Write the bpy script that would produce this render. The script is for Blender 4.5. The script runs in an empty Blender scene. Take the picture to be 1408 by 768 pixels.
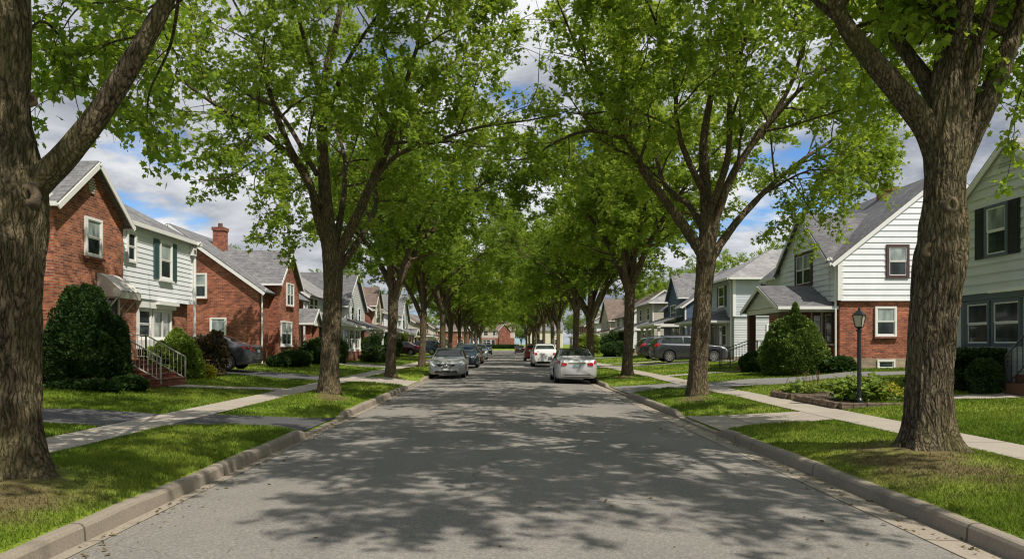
import bpy, bmesh, math, random
import numpy as np
from mathutils import Vector, Matrix, noise as mnoise
from mathutils.bvhtree import BVHTree
R = math.radians
scene = bpy.context.scene
COL = scene.collection
rng = np.random.default_rng(7)
random.seed(7)

# ------------------------------------------------------------------ layout constants (metres)
# camera stands at x=0, y=0, z=1.65 looking along +Y down the middle of the street
XL, XR = -3.5, 3.88            # road edges (face of kerb)
T_W0, T_W1 = 2.40, 3.42        # sidewalk, as distance outside the road edge
Y_END = 186.0                  # where the street meets the cross street
CAM_Z = 1.65
def at(px, py, Y):             # a point at depth Y seen at photo pixel px,py (used to measure the place)
    return Vector(((px - 692) / 1000 * Y, Y, CAM_Z + (473 - py) / 1000 * Y))

# ------------------------------------------------------------------ object helpers
def link(o, parent=None):
    COL.objects.link(o)
    if parent is not None: o.parent = parent
    return o
def tag(o, label=None, cat=None, group=None, kind=None):
    if label: o['label'] = label
    if cat: o['category'] = cat
    if group: o['group'] = group
    if kind: o['kind'] = kind
    return o
def empty(name, loc, rz=0.0):
    o = bpy.data.objects.new(name, None); o.location = loc; o.rotation_euler = (0, 0, rz)
    o.empty_display_size = .3
    return link(o)
def np_mesh(name, verts, faces, mat, smooth=False, attrs=None, parent=None, make=True):
    """verts (N,3); faces (M,k) array or a list of such arrays"""
    me = bpy.data.meshes.new(name)
    fl = faces if isinstance(faces, list) else [faces]
    fl = [np.asarray(f, dtype=np.int32) for f in fl if len(f)]
    me.vertices.add(len(verts)); me.vertices.foreach_set('co', np.asarray(verts, dtype=np.float32).ravel())
    nl = sum(f.size for f in fl); npoly = sum(len(f) for f in fl)
    me.loops.add(nl); me.polygons.add(npoly)
    me.loops.foreach_set('vertex_index', np.concatenate([f.ravel() for f in fl]))
    sizes = np.concatenate([np.full(len(f), f.shape[1], dtype=np.int32) for f in fl])
    starts = np.concatenate([[0], np.cumsum(sizes)[:-1]]).astype(np.int32)
    me.polygons.foreach_set('loop_start', starts)
    try: me.polygons.foreach_set('loop_total', sizes)
    except Exception: pass
    me.polygons.foreach_set('use_smooth', np.full(npoly, smooth, dtype=bool))
    for k, a in (attrs or {}).items():
        at_ = me.attributes.new(k, 'FLOAT', 'POINT'); at_.data.foreach_set('value', np.asarray(a, dtype=np.float32))
    me.update(calc_edges=True)
    if mat: me.materials.append(mat)
    if not make: return me
    return link(bpy.data.objects.new(name, me), parent)

class MB:
    def __init__(s): s.v = []; s.f = []
    def add(s, vs, fs):
        b = len(s.v); s.v += [tuple(v) for v in vs]; s.f += [tuple(i + b for i in f) for f in fs]; return s
    def quad(s, a, b, c, d): return s.add([a, b, c, d], [(0, 1, 2, 3)])
    def poly(s, pts): return s.add(pts, [tuple(range(len(pts)))])
    def hexa(s, p): return s.add(p, [(0, 3, 2, 1), (4, 5, 6, 7), (0, 1, 5, 4), (1, 2, 6, 5), (2, 3, 7, 6), (3, 0, 4, 7)])
    def box(s, x0, x1, y0, y1, z0, z1):
        return s.hexa([(x0, y0, z0), (x1, y0, z0), (x1, y1, z0), (x0, y1, z0), (x0, y0, z1), (x1, y0, z1), (x1, y1, z1), (x0, y1, z1)])
    def fbox(s, F, u0, u1, z0, z1, n0, n1):
        return s.hexa([F(u0, z0, n0), F(u1, z0, n0), F(u1, z0, n1), F(u0, z0, n1), F(u0, z1, n0), F(u1, z1, n0), F(u1, z1, n1), F(u0, z1, n1)])
    def slab(s, pts, th, up=None):      # polygon extruded by th along its upward normal
        P = [Vector(p) for p in pts]; n = (P[1] - P[0]).cross(P[2] - P[0]).normalized()
        if n.z < 0: n = -n
        Q = [p + n * th for p in P]; k = len(P)
        return s.add(P + Q, [tuple(range(k))[::-1], tuple(range(k, 2 * k))] + [(i, (i + 1) % k, k + (i + 1) % k, k + i) for i in range(k)])
    def bar(s, a, b, w, h=None, up=(0, 0, 1)):   # rectangular beam
        a = Vector(a); b = Vector(b); h = h or w; d = (b - a).normalized(); u = Vector(up)
        if abs(d.dot(u)) > .95: u = Vector((1, 0, 0))
        x = d.cross(u).normalized() * w / 2; y = x.cross(d).normalized() * h / 2
        return s.hexa([a - x - y, a + x - y, a + x + y, a - x + y, b - x - y, b + x - y, b + x + y, b - x + y])
    def tube(s, pts, rad, n=8, cap=True):
        P = [Vector(p) for p in pts]; rr = rad if hasattr(rad, '__len__') else [rad] * len(P)
        d0 = (P[1] - P[0]).normalized(); ref = Vector((0, 0, 1)) if abs(d0.z) < .9 else Vector((1, 0, 0)); vs = []
        for i, p in enumerate(P):
            d = (P[min(i + 1, len(P) - 1)] - P[max(i - 1, 0)]).normalized()
            x = d.cross(ref).normalized(); y = x.cross(d).normalized()
            for k in range(n):
                a = 2 * math.pi * k / n; vs.append(p + (x * math.cos(a) + y * math.sin(a)) * rr[i])
        fs = [(i * n + k, i * n + (k + 1) % n, (i + 1) * n + (k + 1) % n, (i + 1) * n + k) for i in range(len(P) - 1) for k in range(n)]
        if cap: fs += [tuple(range(n))[::-1], tuple((len(P) - 1) * n + k for k in range(n))]
        return s.add(vs, fs)
    def lathe(s, prof, n=16, axis='z', c=(0, 0, 0)):
        vs = []
        for r, h in prof:
            for k in range(n):
                a = 2 * math.pi * k / n
                q = (r * math.cos(a), r * math.sin(a), h) if axis == 'z' else (r * math.cos(a), h, r * math.sin(a))
                vs.append((q[0] + c[0], q[1] + c[1], q[2] + c[2]))
        m = len(prof)
        fs = [(i * n + k, i * n + (k + 1) % n, (i + 1) * n + (k + 1) % n, (i + 1) * n + k) for i in range(m - 1) for k in range(n)]
        fs += [tuple(range(n))[::-1], tuple((m - 1) * n + k for k in range(n))]
        return s.add(vs, fs)
    def build(s, name, mat, parent=None, smooth=False, off=(0, 0, 0), uv=True, recalc=True, bevel=0):
        me = bpy.data.meshes.new(name)
        me.from_pydata([(v[0] - off[0], v[1] - off[1], v[2] - off[2]) for v in s.v], [], s.f)
        if recalc:
            bm = bmesh.new(); bm.from_mesh(me)
            bmesh.ops.recalc_face_normals(bm, faces=bm.faces[:])
            if bevel:
                bmesh.ops.bevel(bm, geom=bm.edges[:], offset=bevel, segments=2, affect='EDGES', clamp_overlap=True)
            bm.to_mesh(me); bm.free()
        if uv:
            ul = me.uv_layers.new(name='UVMap').data
            for p in me.polygons:
                n = p.normal
                if abs(n.z) > .97: t = Vector((1, 0, 0)); b = Vector((0, 1, 0))
                else:
                    t = Vector((-n.y, n.x, 0)).normalized(); b = n.cross(t)
                    if b.z < 0: b = -b
                for li in p.loop_indices:
                    co = me.vertices[me.loops[li].vertex_index].co
                    ul[li].uv = (t.dot(co), b.dot(co))
        if smooth: me.polygons.foreach_set('use_smooth', [True] * len(me.polygons))
        if mat: me.materials.append(mat)
        me.update()
        return link(bpy.data.objects.new(name, me), parent)

# ------------------------------------------------------------------ materials
def newmat(name):
    m = bpy.data.materials.new(name); m.use_nodes = True; nt = m.node_tree
    b = nt.nodes['Principled BSDF']; return m, nt, b
def nd(nt, typ, ins=None, **props):
    n = nt.nodes.new(typ)
    for k, v in props.items(): setattr(n, k, v)
    for k, v in (ins or {}).items():
        if isinstance(v, bpy.types.NodeSocket): nt.links.new(v, n.inputs[k])
        else: n.inputs[k].default_value = v
    return n
def rgba(c): return (c[0], c[1], c[2], 1.0)
def ramp(nt, fac, stops, interp='LINEAR'):
    n = nt.nodes.new('ShaderNodeValToRGB'); e = n.color_ramp; e.interpolation = interp
    while len(e.elements) < len(stops): e.elements.new(.5)
    for el, (p, c) in zip(e.elements, stops): el.position = p; el.color = rgba(c) if len(c) == 3 else c
    nt.links.new(fac, n.inputs[0]); return n.outputs[0]
def mix(nt, fac, a, b, blend='MIX'):
    n = nd(nt, 'ShaderNodeMix', data_type='RGBA', blend_type=blend)
    for i, v in ((0, fac), (6, a), (7, b)):
        if isinstance(v, bpy.types.NodeSocket): nt.links.new(v, n.inputs[i])
        else: n.inputs[i].default_value = rgba(v) if (i and len(v) == 3) else v
    return n.outputs[2]
def mth(nt, op, a, b=0.0, c=None, clamp=False):
    n = nd(nt, 'ShaderNodeMath', operation=op, use_clamp=clamp)
    for i, v in enumerate((a, b) if c is None else (a, b, c)):
        if isinstance(v, bpy.types.NodeSocket): nt.links.new(v, n.inputs[i])
        else: n.inputs[i].default_value = v
    return n.outputs[0]
def pos(nt): return nd(nt, 'ShaderNodeNewGeometry').outputs['Position']
def objco(nt): return nd(nt, 'ShaderNodeTexCoord').outputs['Object']
def uvco(nt): return nd(nt, 'ShaderNodeTexCoord').outputs['UV']
def mapping(nt, v, scale=(1, 1, 1), loc=(0, 0, 0)):
    return nd(nt, 'ShaderNodeMapping', {0: v, 'Scale': scale, 'Location': loc}).outputs[0]
def noise(nt, v, scale, detail=4, rough=.55, dist=0.0):
    return nd(nt, 'ShaderNodeTexNoise', {'Vector': v, 'Scale': scale, 'Detail': detail, 'Roughness': rough, 'Distortion': dist}).outputs[0]
def bump(nt, h, strength=.5, dist=.02, normal=None):
    n = nd(nt, 'ShaderNodeBump', {'Height': h, 'Strength': strength, 'Distance': dist})
    if normal is not None: nt.links.new(normal, n.inputs['Normal'])
    return n.outputs[0]
def setp(nt, b, col=None, rough=None, normal=None, **kw):
    if col is not None:
        if isinstance(col, bpy.types.NodeSocket): nt.links.new(col, b.inputs['Base Color'])
        else: b.inputs['Base Color'].default_value = rgba(col)
    if rough is not None:
        if isinstance(rough, bpy.types.NodeSocket): nt.links.new(rough, b.inputs['Roughness'])
        else: b.inputs['Roughness'].default_value = rough
    if normal is not None: nt.links.new(normal, b.inputs['Normal'])
    for k, v in kw.items(): b.inputs[k.replace('_', ' ')].default_value = v

def m_brick(name, c1, c2, mortar, dark=.55):
    m, nt, b = newmat(name); uv = uvco(nt)
    br = nd(nt, 'ShaderNodeTexBrick', {'Vector': uv, 'Color1': rgba(c1), 'Color2': rgba(c2), 'Mortar': rgba(mortar), 'Scale': 1.0,
            'Mortar Size': .007, 'Mortar Smooth': .2, 'Bias': 0.0, 'Brick Width': .215, 'Row Height': .075})
    big = noise(nt, mapping(nt, uv, (1, 1, 1)), .7, 5); fine = noise(nt, mapping(nt, uv, (4.65, 13.3, 1)), 1.0, 2, .7)
    c = mix(nt, 1.0, br.outputs[0], ramp(nt, big, [(.3, (.68, .66, .66)), (.7, (1.15, 1.1, 1.08))]), 'MULTIPLY')
    c = mix(nt, 1.0, c, ramp(nt, fine, [(.32, (dark * 1.2, dark * 1.15, dark * 1.15)), (.5, (.95, .95, .95)), (.68, (1.25, 1.2, 1.15))]), 'MULTIPLY')
    c = mix(nt, 1.0, c, ramp(nt, noise(nt, mapping(nt, uv, (1.6, 2.2, 1)), 1.0, 4, .6), [(.35, (.72, .68, .68)), (.65, (1.22, 1.2, 1.18))]), 'MULTIPLY')
    hgt = mth(nt, 'SUBTRACT', 1.0, br.outputs[1])
    setp(nt, b, c, .88, bump(nt, mth(nt, 'ADD', hgt, mth(nt, 'MULTIPLY', noise(nt, uv, 60, 3), .35)), .7, .01)); return m
def m_siding(name, c, grime=.12):
    m, nt, b = newmat(name); p = objco(nt)
    n1 = noise(nt, mapping(nt, p, (1, 1, .35)), 1.3, 6, .6); n2 = noise(nt, mapping(nt, p, (.6, .6, 7)), 1.0, 2)
    d = tuple(x * (1 - grime * 2) for x in c)
    cc = mix(nt, ramp(nt, n1, [(.35, (0, 0, 0)), (.75, (1, 1, 1))]), c, d)
    cc = mix(nt, 1.0, cc, ramp(nt, n2, [(.3, (.92, .92, .92)), (.7, (1.03, 1.03, 1.03))]), 'MULTIPLY')
    setp(nt, b, cc, .5, bump(nt, noise(nt, p, 40, 3), .05, .01)); return m
def m_shingle(name, c1, c2):
    m, nt, b = newmat(name); uv = uvco(nt)
    br = nd(nt, 'ShaderNodeTexBrick', {'Vector': uv, 'Color1': rgba(c1), 'Color2': rgba(c2), 'Mortar': rgba(tuple(x * .35 for x in c1)), 'Scale': 1.0,
            'Mortar Size': .008, 'Mortar Smooth': .4, 'Brick Width': .32, 'Row Height': .15})
    c = mix(nt, 1.0, br.outputs[0], ramp(nt, noise(nt, uv, .9, 5), [(.3, (.72, .72, .74)), (.7, (1.15, 1.13, 1.1))]), 'MULTIPLY')
    c = mix(nt, 1.0, c, ramp(nt, noise(nt, mapping(nt, uv, (3.1, 6.6, 1)), 1, 2), [(.3, (.7, .7, .7)), (.7, (1.25, 1.22, 1.2))]), 'MULTIPLY')
    setp(nt, b, c, .93, bump(nt, mth(nt, 'SUBTRACT', noise(nt, uv, 90, 2), br.outputs[1]), .5, .012)); return m
def m_plain(name, c, rough=.5, var=.15, scale=6, metallic=0.0, bmp=.08, coat=0.0):
    m, nt, b = newmat(name); p = objco(nt); n1 = noise(nt, p, scale, 5, .6)
    cc = mix(nt, n1, tuple(x * (1 - var) for x in c), tuple(min(1, x * (1 + var)) for x in c))
    setp(nt, b, cc, rough, bump(nt, noise(nt, p, scale * 8, 3), bmp, .01) if bmp else None, Metallic=metallic)
    if coat: b.inputs['Coat Weight'].default_value = coat; b.inputs['Coat Roughness'].default_value = .04
    return m
def m_glass(name, c, rough=.04, curtain=None):
    m, nt, b = newmat(name); p = objco(nt)
    n1 = noise(nt, mapping(nt, p, (2.3, 2.3, .9)), 1.2, 2)
    cc = ramp(nt, n1, [(.38, c), (.66, curtain or tuple(x * 2.2 for x in c))])
    setp(nt, b, cc, rough, bump(nt, noise(nt, p, .9, 1), .05, .05), IOR=1.6); return m
def m_concrete(name, c, joint=1.5, axis='y'):
    m, nt, b = newmat(name); p = pos(nt)
    n1 = noise(nt, p, .8, 6, .65); n2 = noise(nt, p, 55, 3, .7)
    cc = mix(nt, n1, tuple(x * .66 for x in c), tuple(x * 1.2 for x in c))
    cc = mix(nt, 1.0, cc, ramp(nt, n2, [(.3, (.78, .77, .75)), (.7, (1.16, 1.16, 1.16))]), 'MULTIPLY')
    cc = mix(nt, mth(nt, 'MULTIPLY', ramp(nt, noise(nt, p, 2.6, 5, .7), [(.56, (0, 0, 0)), (.7, (1, 1, 1))]), .45), cc, tuple(x * .45 for x in c))
    h = mth(nt, 'MULTIPLY', n2, .5)
    if joint:
        sx = nd(nt, 'ShaderNodeSeparateXYZ', {0: p})
        w = mth(nt, 'ADD', sx.outputs[1 if axis == 'y' else 0], mth(nt, 'MULTIPLY', noise(nt, p, 3, 3), .03))
        fr = mth(nt, 'FRACT', mth(nt, 'DIVIDE', w, joint)); g = mth(nt, 'LESS_THAN', fr, .022 / joint * 1.2)
        cc = mix(nt, mth(nt, 'MULTIPLY', g, .8), cc, tuple(x * .22 for x in c)); h = mth(nt, 'SUBTRACT', h, g)
    setp(nt, b, cc, .9, bump(nt, h, .5, .012)); return m
def m_asphalt(name, c, wear=1.0, scale=1.0):
    m, nt, b = newmat(name); p = pos(nt)
    st = mapping(nt, p, (1.0, .12, 1.0)); n1 = noise(nt, st, .9, 5, .6); n0 = noise(nt, p, .35, 5, .6)
    agg = nd(nt, 'ShaderNodeTexVoronoi', {'Vector': p, 'Scale': 75.0 * scale}).outputs['Color']
    sp = nd(nt, 'ShaderNodeSeparateColor', {0: agg}).outputs[0]
    fine = noise(nt, p, 38 * scale, 4, .75)
    cc = mix(nt, n1, tuple(x * (1 - .22 * wear) for x in c), tuple(x * (1 + .2 * wear) for x in c))
    cc = mix(nt, 1.0, cc, ramp(nt, n0, [(.3, (.82, .82, .83)), (.7, (1.12, 1.11, 1.08))]), 'MULTIPLY')
    cc = mix(nt, 1.0, cc, ramp(nt, sp, [(0, (.80, .80, .80)), (.6, (1, 1, 1)), (1, (1.28, 1.26, 1.22))]), 'MULTIPLY')
    cc = mix(nt, 1.0, cc, ramp(nt, fine, [(.28, (.78, .78, .79)), (.72, (1.17, 1.16, 1.14))]), 'MULTIPLY')
    ck = nd(nt, 'ShaderNodeTexVoronoi', {'Vector': nd(nt, 'ShaderNodeVectorMath', {0: p, 1: nd(nt, 'ShaderNodeTexNoise', {'Vector': p, 'Scale': .9, 'Detail': 6}).outputs['Color']}, operation='ADD').outputs[0], 'Scale': .23}, feature='DISTANCE_TO_EDGE').outputs[0]
    ckm = mth(nt, 'MULTIPLY', mth(nt, 'LESS_THAN', ck, .0022), ramp(nt, noise(nt, p, .2, 2), [(.5, (0, 0, 0)), (.6, (1, 1, 1))]))
    cc = mix(nt, mth(nt, 'MULTIPLY', ckm, .6), cc, (.03, .03, .03))
    setp(nt, b, cc, .86, bump(nt, mth(nt, 'ADD', fine, sp), .45, .008)); b.inputs['Specular IOR Level'].default_value = .25; return m

TREE_BASES = [(-4.85, 7.3), (5.2, 9.2), (-4.64, 19.3), (5.1, 19.0), (-4.9, 31.7), (5.3, 31.0)]
def grass_color(nt):
    p = pos(nt)
    n0 = noise(nt, p, .33, 4, .6); n1 = noise(nt, p, 1.7, 5, .65); n2 = noise(nt, p, 28, 3, .7)
    c = ramp(nt, n0, [(.3, (.105, .178, .020)), (.5, (.172, .250, .033)), (.72, (.26, .31, .06))])
    c = mix(nt, 1.0, c, ramp(nt, n1, [(.3, (.68, .74, .7)), (.7, (1.3, 1.22, 1.1))]), 'MULTIPLY')
    c = mix(nt, 1.0, c, ramp(nt, n2, [(.3, (.62, .65, .6)), (.7, (1.35, 1.3, 1.25))]), 'MULTIPLY')
    dirt = None
    for i, (x, y) in enumerate(TREE_BASES):
        r = ((1.35, 1.75)[i] if i < 2 else .8)
        dd = nd(nt, 'ShaderNodeVectorMath', {0: mapping(nt, p, (1, .62, 0)), 1: (x + (.25 if x < 0 else -.3), y * .62 - .45, 0)}, operation='DISTANCE').outputs['Value']
        k = mth(nt, 'SUBTRACT', 1.0, mth(nt, 'DIVIDE', dd, r), clamp=True)
        dirt = k if dirt is None else mth(nt, 'MAXIMUM', dirt, k)
    mask = ramp(nt, mth(nt, 'ADD', mth(nt, 'MULTIPLY', dirt, 1.15), mth(nt, 'MULTIPLY', mth(nt, 'SUBTRACT', noise(nt, p, 2.2, 6, .72), .5), 1.5)), [(.38, (0, 0, 0)), (.88, (.92, .92, .92))])
    c = mix(nt, mask, c, mix(nt, noise(nt, p, 14, 4, .7), (.085, .060, .032), (.24, .19, .095)))
    dry = ramp(nt, noise(nt, p, .75, 6, .7), [(.60, (0, 0, 0)), (.72, (1, 1, 1))])
    return mix(nt, mth(nt, 'MULTIPLY', dry, .42), c, (.23, .20, .075)), n2
def m_lawn():
    m, nt, b = newmat('lawn'); c, n2 = grass_color(nt)
    setp(nt, b, c, .95, bump(nt, n2, .9, .05)); b.inputs['Specular IOR Level'].default_value = .1; return m
def m_blade():
    m, nt, b = newmat('grass_blade'); c, n2 = grass_color(nt)
    tint = nd(nt, 'ShaderNodeAttribute', attribute_name='tint').outputs['Fac']
    c = mix(nt, 1.0, c, ramp(nt, tint, [(0, (.55, .62, .5)), (.6, (1.15, 1.15, 1.1)), (1, (1.75, 1.6, 1.4))]), 'MULTIPLY')
    setp(nt, b, c, .75); b.inputs['Specular IOR Level'].default_value = .15
    tr = nd(nt, 'ShaderNodeBsdfTranslucent', {'Color': c}); ms = nd(nt, 'ShaderNodeMixShader', {0: .35, 1: b.outputs[0], 2: tr.outputs[0]})
    nt.links.new(ms.outputs[0], nt.nodes['Material Output'].inputs[0]); return m
def m_leaf(name, c0, c1, t0, t1, trans=.45, rough=.5):
    m, nt, b = newmat(name)
    tint = nd(nt, 'ShaderNodeAttribute', attribute_name='tint').outputs['Fac']
    c = ramp(nt, tint, [(0, c0), (1, c1)]); t = ramp(nt, tint, [(0, t0), (1, t1)])
    setp(nt, b, c, rough); b.inputs['Specular IOR Level'].default_value = .18
    tr = nd(nt, 'ShaderNodeBsdfTranslucent', {'Color': t}); ms = nd(nt, 'ShaderNodeMixShader', {0: trans, 1: b.outputs[0], 2: tr.outputs[0]})
    nt.links.new(ms.outputs[0], nt.nodes['Material Output'].inputs[0]); return m
def m_bark(name, c_hi=(.20, .165, .12), c_lo=(.035, .028, .02), moss=.35, fine=True):
    m, nt, b = newmat(name); p = objco(nt)
    wob = nd(nt, 'ShaderNodeTexNoise', {'Vector': p, 'Scale': 3.0, 'Detail': 3}).outputs['Color']
    q = nd(nt, 'ShaderNodeVectorMath', {0: p, 1: nd(nt, 'ShaderNodeVectorMath', {0: wob, 'Scale': .16}, operation='SCALE').outputs[0]}, operation='ADD').outputs[0]
    v = nd(nt, 'ShaderNodeTexVoronoi', {'Vector': mapping(nt, q, (24, 24, 4.0)), 'Scale': 1.0}, feature='DISTANCE_TO_EDGE').outputs[0]
    rn = noise(nt, mapping(nt, q, (15, 15, 2.4)), 1.0, 3, .6, .4); rg = mth(nt, 'SUBTRACT', 1.0, mth(nt, 'MULTIPLY', mth(nt, 'ABSOLUTE', mth(nt, 'SUBTRACT', rn, .5)), 5.0), clamp=True)
    v2 = nd(nt, 'ShaderNodeTexVoronoi', {'Vector': mapping(nt, q, (52, 52, 15)), 'Scale': 1.0}, feature='DISTANCE_TO_EDGE').outputs[0]
    n1 = noise(nt, mapping(nt, p, (30, 30, 13)), 1.0, 7, .72); nb = noise(nt, mapping(nt, p, (1, 1, .5)), 1.6, 4)
    h = mth(nt, 'ADD', mth(nt, 'MULTIPLY', ramp(nt, v, [(0, (0, 0, 0)), (.30, (1, 1, 1))]), .55), mth(nt, 'ADD', mth(nt, 'MULTIPLY', n1, .55), mth(nt, 'MULTIPLY', ramp(nt, v2, [(0, (0, 0, 0)), (.3, (1, 1, 1))]), .16)))
    h = mth(nt, 'SUBTRACT', mth(nt, 'ADD', h, .28), mth(nt, 'MULTIPLY', rg, .34))
    hh = mth(nt, 'MULTIPLY', h, .88); c = ramp(nt, hh, [(.24, c_lo), (.60, tuple(.42 * a + .58 * d for a, d in zip(c_lo, c_hi))), (.95, c_hi)])
    c = mix(nt, 1.0, c, ramp(nt, noise(nt, mapping(nt, p, (2, 2, 1)), 1.3, 5, .6), [(.3, (.7, .7, .72)), (.7, (1.25, 1.2, 1.12))]), 'MULTIPLY')
    c = mix(nt, mth(nt, 'MULTIPLY', ramp(nt, nb, [(.45, (0, 0, 0)), (.68, (1, 1, 1))]), moss), c, mix(nt, n1, (.045, .05, .016), (.19, .18, .06)))
    setp(nt, b, c, .95, bump(nt, h, 1.0, .035)); b.inputs['Specular IOR Level'].default_value = .15; return m

M = {}
M['brick'] = m_brick('brick_orange_red', (.52, .190, .088), (.20, .064, .040), (.38, .31, .25))
M['brick2'] = m_brick('brick_deep_red', (.46, .150, .074), (.20, .058, .036), (.36, .27, .21))
M['brick3'] = m_brick('brick_red', (.34, .11, .07), (.23, .07, .046), (.33, .26, .22), .7)
M['brick_step'] = m_brick('brick_step', (.30, .085, .055), (.22, .06, .045), (.25, .19, .16))
M['stone'] = m_brick('foundation_block', (.42, .36, .27), (.36, .31, .24), (.30, .27, .22), .8)
M['edging'] = m_brick('edging_stone', (.26, .20, .15), (.19, .15, .115), (.10, .08, .06), .6)
M['white'] = m_siding('siding_white', (.83, .86, .90), .05)
M['grey'] = m_siding('siding_pale_grey', (.60, .63, .64), .07)
M['green'] = m_siding('siding_pale_green', (.66, .68, .68), .06)
M['beige'] = m_siding('siding_beige', (.56, .52, .43), .08)
M['blue'] = m_siding('siding_blue', (.075, .12, .20), .1)
M['paleblue'] = m_siding('siding_pale_blue', (.55, .60, .66), .07)
M['cream'] = m_siding('siding_cream', (.68, .62, .50), .08)
M['pink'] = m_siding('siding_pinkish', (.62, .50, .46), .08)
M['trim'] = m_plain('white_trim', (.78, .78, .76), .45, .06)
M['trimgrey'] = m_plain('grey_trim', (.42, .43, .43), .5, .08)
M['slate_trim'] = m_plain('slate_blue_trim', (.10, .13, .16), .5, .08)
M['maroon'] = m_plain('dark_maroon_trim', (.075, .040, .040), .5, .1)
M['teal'] = m_plain('teal_shutter', (.055, .115, .125), .5, .12)
M['black'] = m_plain('black_paint', (.018, .019, .022), .4, .2)
M['darkwood'] = m_plain('dark_door', (.05, .032, .022), .4, .2)
M['post_brown'] = m_plain('brown_post', (.11, .05, .03), .6, .2)
M['glass'] = m_glass('window_glass', (.020, .026, .030))
M['glass_blind'] = m_glass('window_glass_blind', (.16, .20, .20), .08, (.40, .46, .44))
M['glass_curtain'] = m_glass('window_glass_curtain', (.10, .12, .11), .06, (.55, .58, .55))
M['sh_grey'] = m_shingle('shingle_grey', (.22, .225, .235), (.17, .175, .185))
M['sh_dark'] = m_shingle('shingle_dark', (.165, .168, .178), (.125, .128, .138))
M['sh_light'] = m_shingle('shingle_light', (.32, .32, .32), (.26, .26, .265))
M['sh_brown'] = m_shingle('shingle_brown', (.20, .15, .12), (.15, .115, .095))
M['railpaint'] = m_plain('cream_rail_paint', (.50, .48, .42), .5, .12)
M['awning'] = m_plain('awning_metal', (.62, .59, .53), .4, .08)
M['concrete'] = m_concrete('sidewalk_concrete', (.40, .355, .30), 1.5)
M['concrete_x'] = m_concrete('apron_concrete', (.40, .355, .30), 1.6, 'x')
M['kerb'] = m_concrete('kerb_concrete', (.29, .25, .20), 3.05)
M['gutter'] = m_concrete('gutter_concrete', (.34, .295, .24), 3.05)
M['asphalt'] = m_asphalt('road_asphalt', (.242, .229, .212))
M['drive'] = m_asphalt('driveway_asphalt', (.095, .095, .10))
M['drive_grey'] = m_asphalt('driveway_grey', (.22, .215, .205))
M['lawn'] = m_lawn(); M['blade'] = m_blade()
M['bark_near'] = m_bark('bark_near', (.235, .19, .13), (.018, .014, .010), .5)
M['bark'] = m_bark('bark', (.245, .195, .13), (.034, .027, .018), .22)
M['scar'] = m_plain('healed_branch_scar', (.125, .095, .06), .9, .4, 14, bmp=.6)
def m_scar():
    m, nt, b = newmat('healed_branch_scar'); p = objco(nt); ln = nd(nt, 'ShaderNodeVectorMath', {0: p}, operation='LENGTH').outputs['Value']
    n1 = noise(nt, p, 22, 5, .7); c = ramp(nt, mth(nt, 'ADD', mth(nt, 'MULTIPLY', ln, 5.5), mth(nt, 'MULTIPLY', mth(nt, 'SUBTRACT', n1, .5), .35)), [(.15, (.09, .05, .03)), (.32, (.25, .18, .115)), (.48, (.17, .13, .085)), (.66, (.06, .046, .032))])
    setp(nt, b, c, .95, bump(nt, n1, .9, .02)); return m
M['scar'] = m_scar()
M['hollow'] = m_plain('hollow_dark', (.012, .008, .006), 1.0, .2)
M['leaf'] = m_leaf('maple_leaf', (.108, .186, .024), (.268, .370, .052), (.30, .445, .034), (.65, .76, .088), .5)
M['leaf2'] = m_leaf('maple_leaf_deep', (.080, .150, .021), (.205, .302, .044), (.225, .365, .027), (.51, .63, .065), .5)
M['leaf_bg'] = m_leaf('background_leaf', (.045, .085, .02), (.10, .15, .04), (.12, .20, .03), (.2, .28, .05), .35)
M['yew'] = m_leaf('yew_needles', (.020, .050, .016), (.060, .110, .030), (.02, .05, .012), (.05, .09, .02), .25)
M['yew2'] = m_leaf('light_yew_needles', (.022, .052, .016), (.075, .125, .030), (.03, .07, .015), (.08, .13, .03), .25)
M['yew3'] = m_leaf('bright_yew_needles', (.075, .135, .030), (.23, .31, .075), (.04, .09, .015), (.10, .16, .03), .25)
M['hedge'] = m_leaf('hedge_leaf', (.022, .050, .014), (.060, .115, .028), (.03, .08, .016), (.08, .14, .03), .3)
M['bright'] = m_leaf('bright_leaf', (.12, .20, .035), (.28, .37, .07), (.16, .26, .03), (.3, .38, .06), .35)
M['purple'] = m_leaf('purple_leaf', (.035, .030, .020), (.11, .085, .045), (.05, .04, .02), (.12, .09, .04), .3)
M['yellow'] = m_leaf('yellow_leaf', (.30, .30, .03), (.52, .48, .05), (.3, .3, .03), (.5, .45, .05), .3)
M['flower'] = m_leaf('flower_petal', (.5, .42, .06), (.72, .66, .2), (.4, .35, .05), (.6, .5, .1), .3)
M['redflower'] = m_leaf('red_flower', (.30, .03, .05), (.5, .08, .10), (.3, .04, .05), (.45, .06, .08), .3)
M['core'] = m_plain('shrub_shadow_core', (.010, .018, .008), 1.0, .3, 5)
M['soil'] = m_plain('soil', (.06, .042, .028), 1.0, .3, 12, bmp=.5)
# ------------------------------------------------------------------ terrain
T_K = [-50, 0, .02, .16, .5, 1.2, 1.9, 2.38, 3.44, 3.9, 9.0, 12.0, 30, 900]
Z_K = [-.06, -.06, .10, .145, .20, .265, .255, .215, .215, .26, .60, .66, .72, .9]
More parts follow.
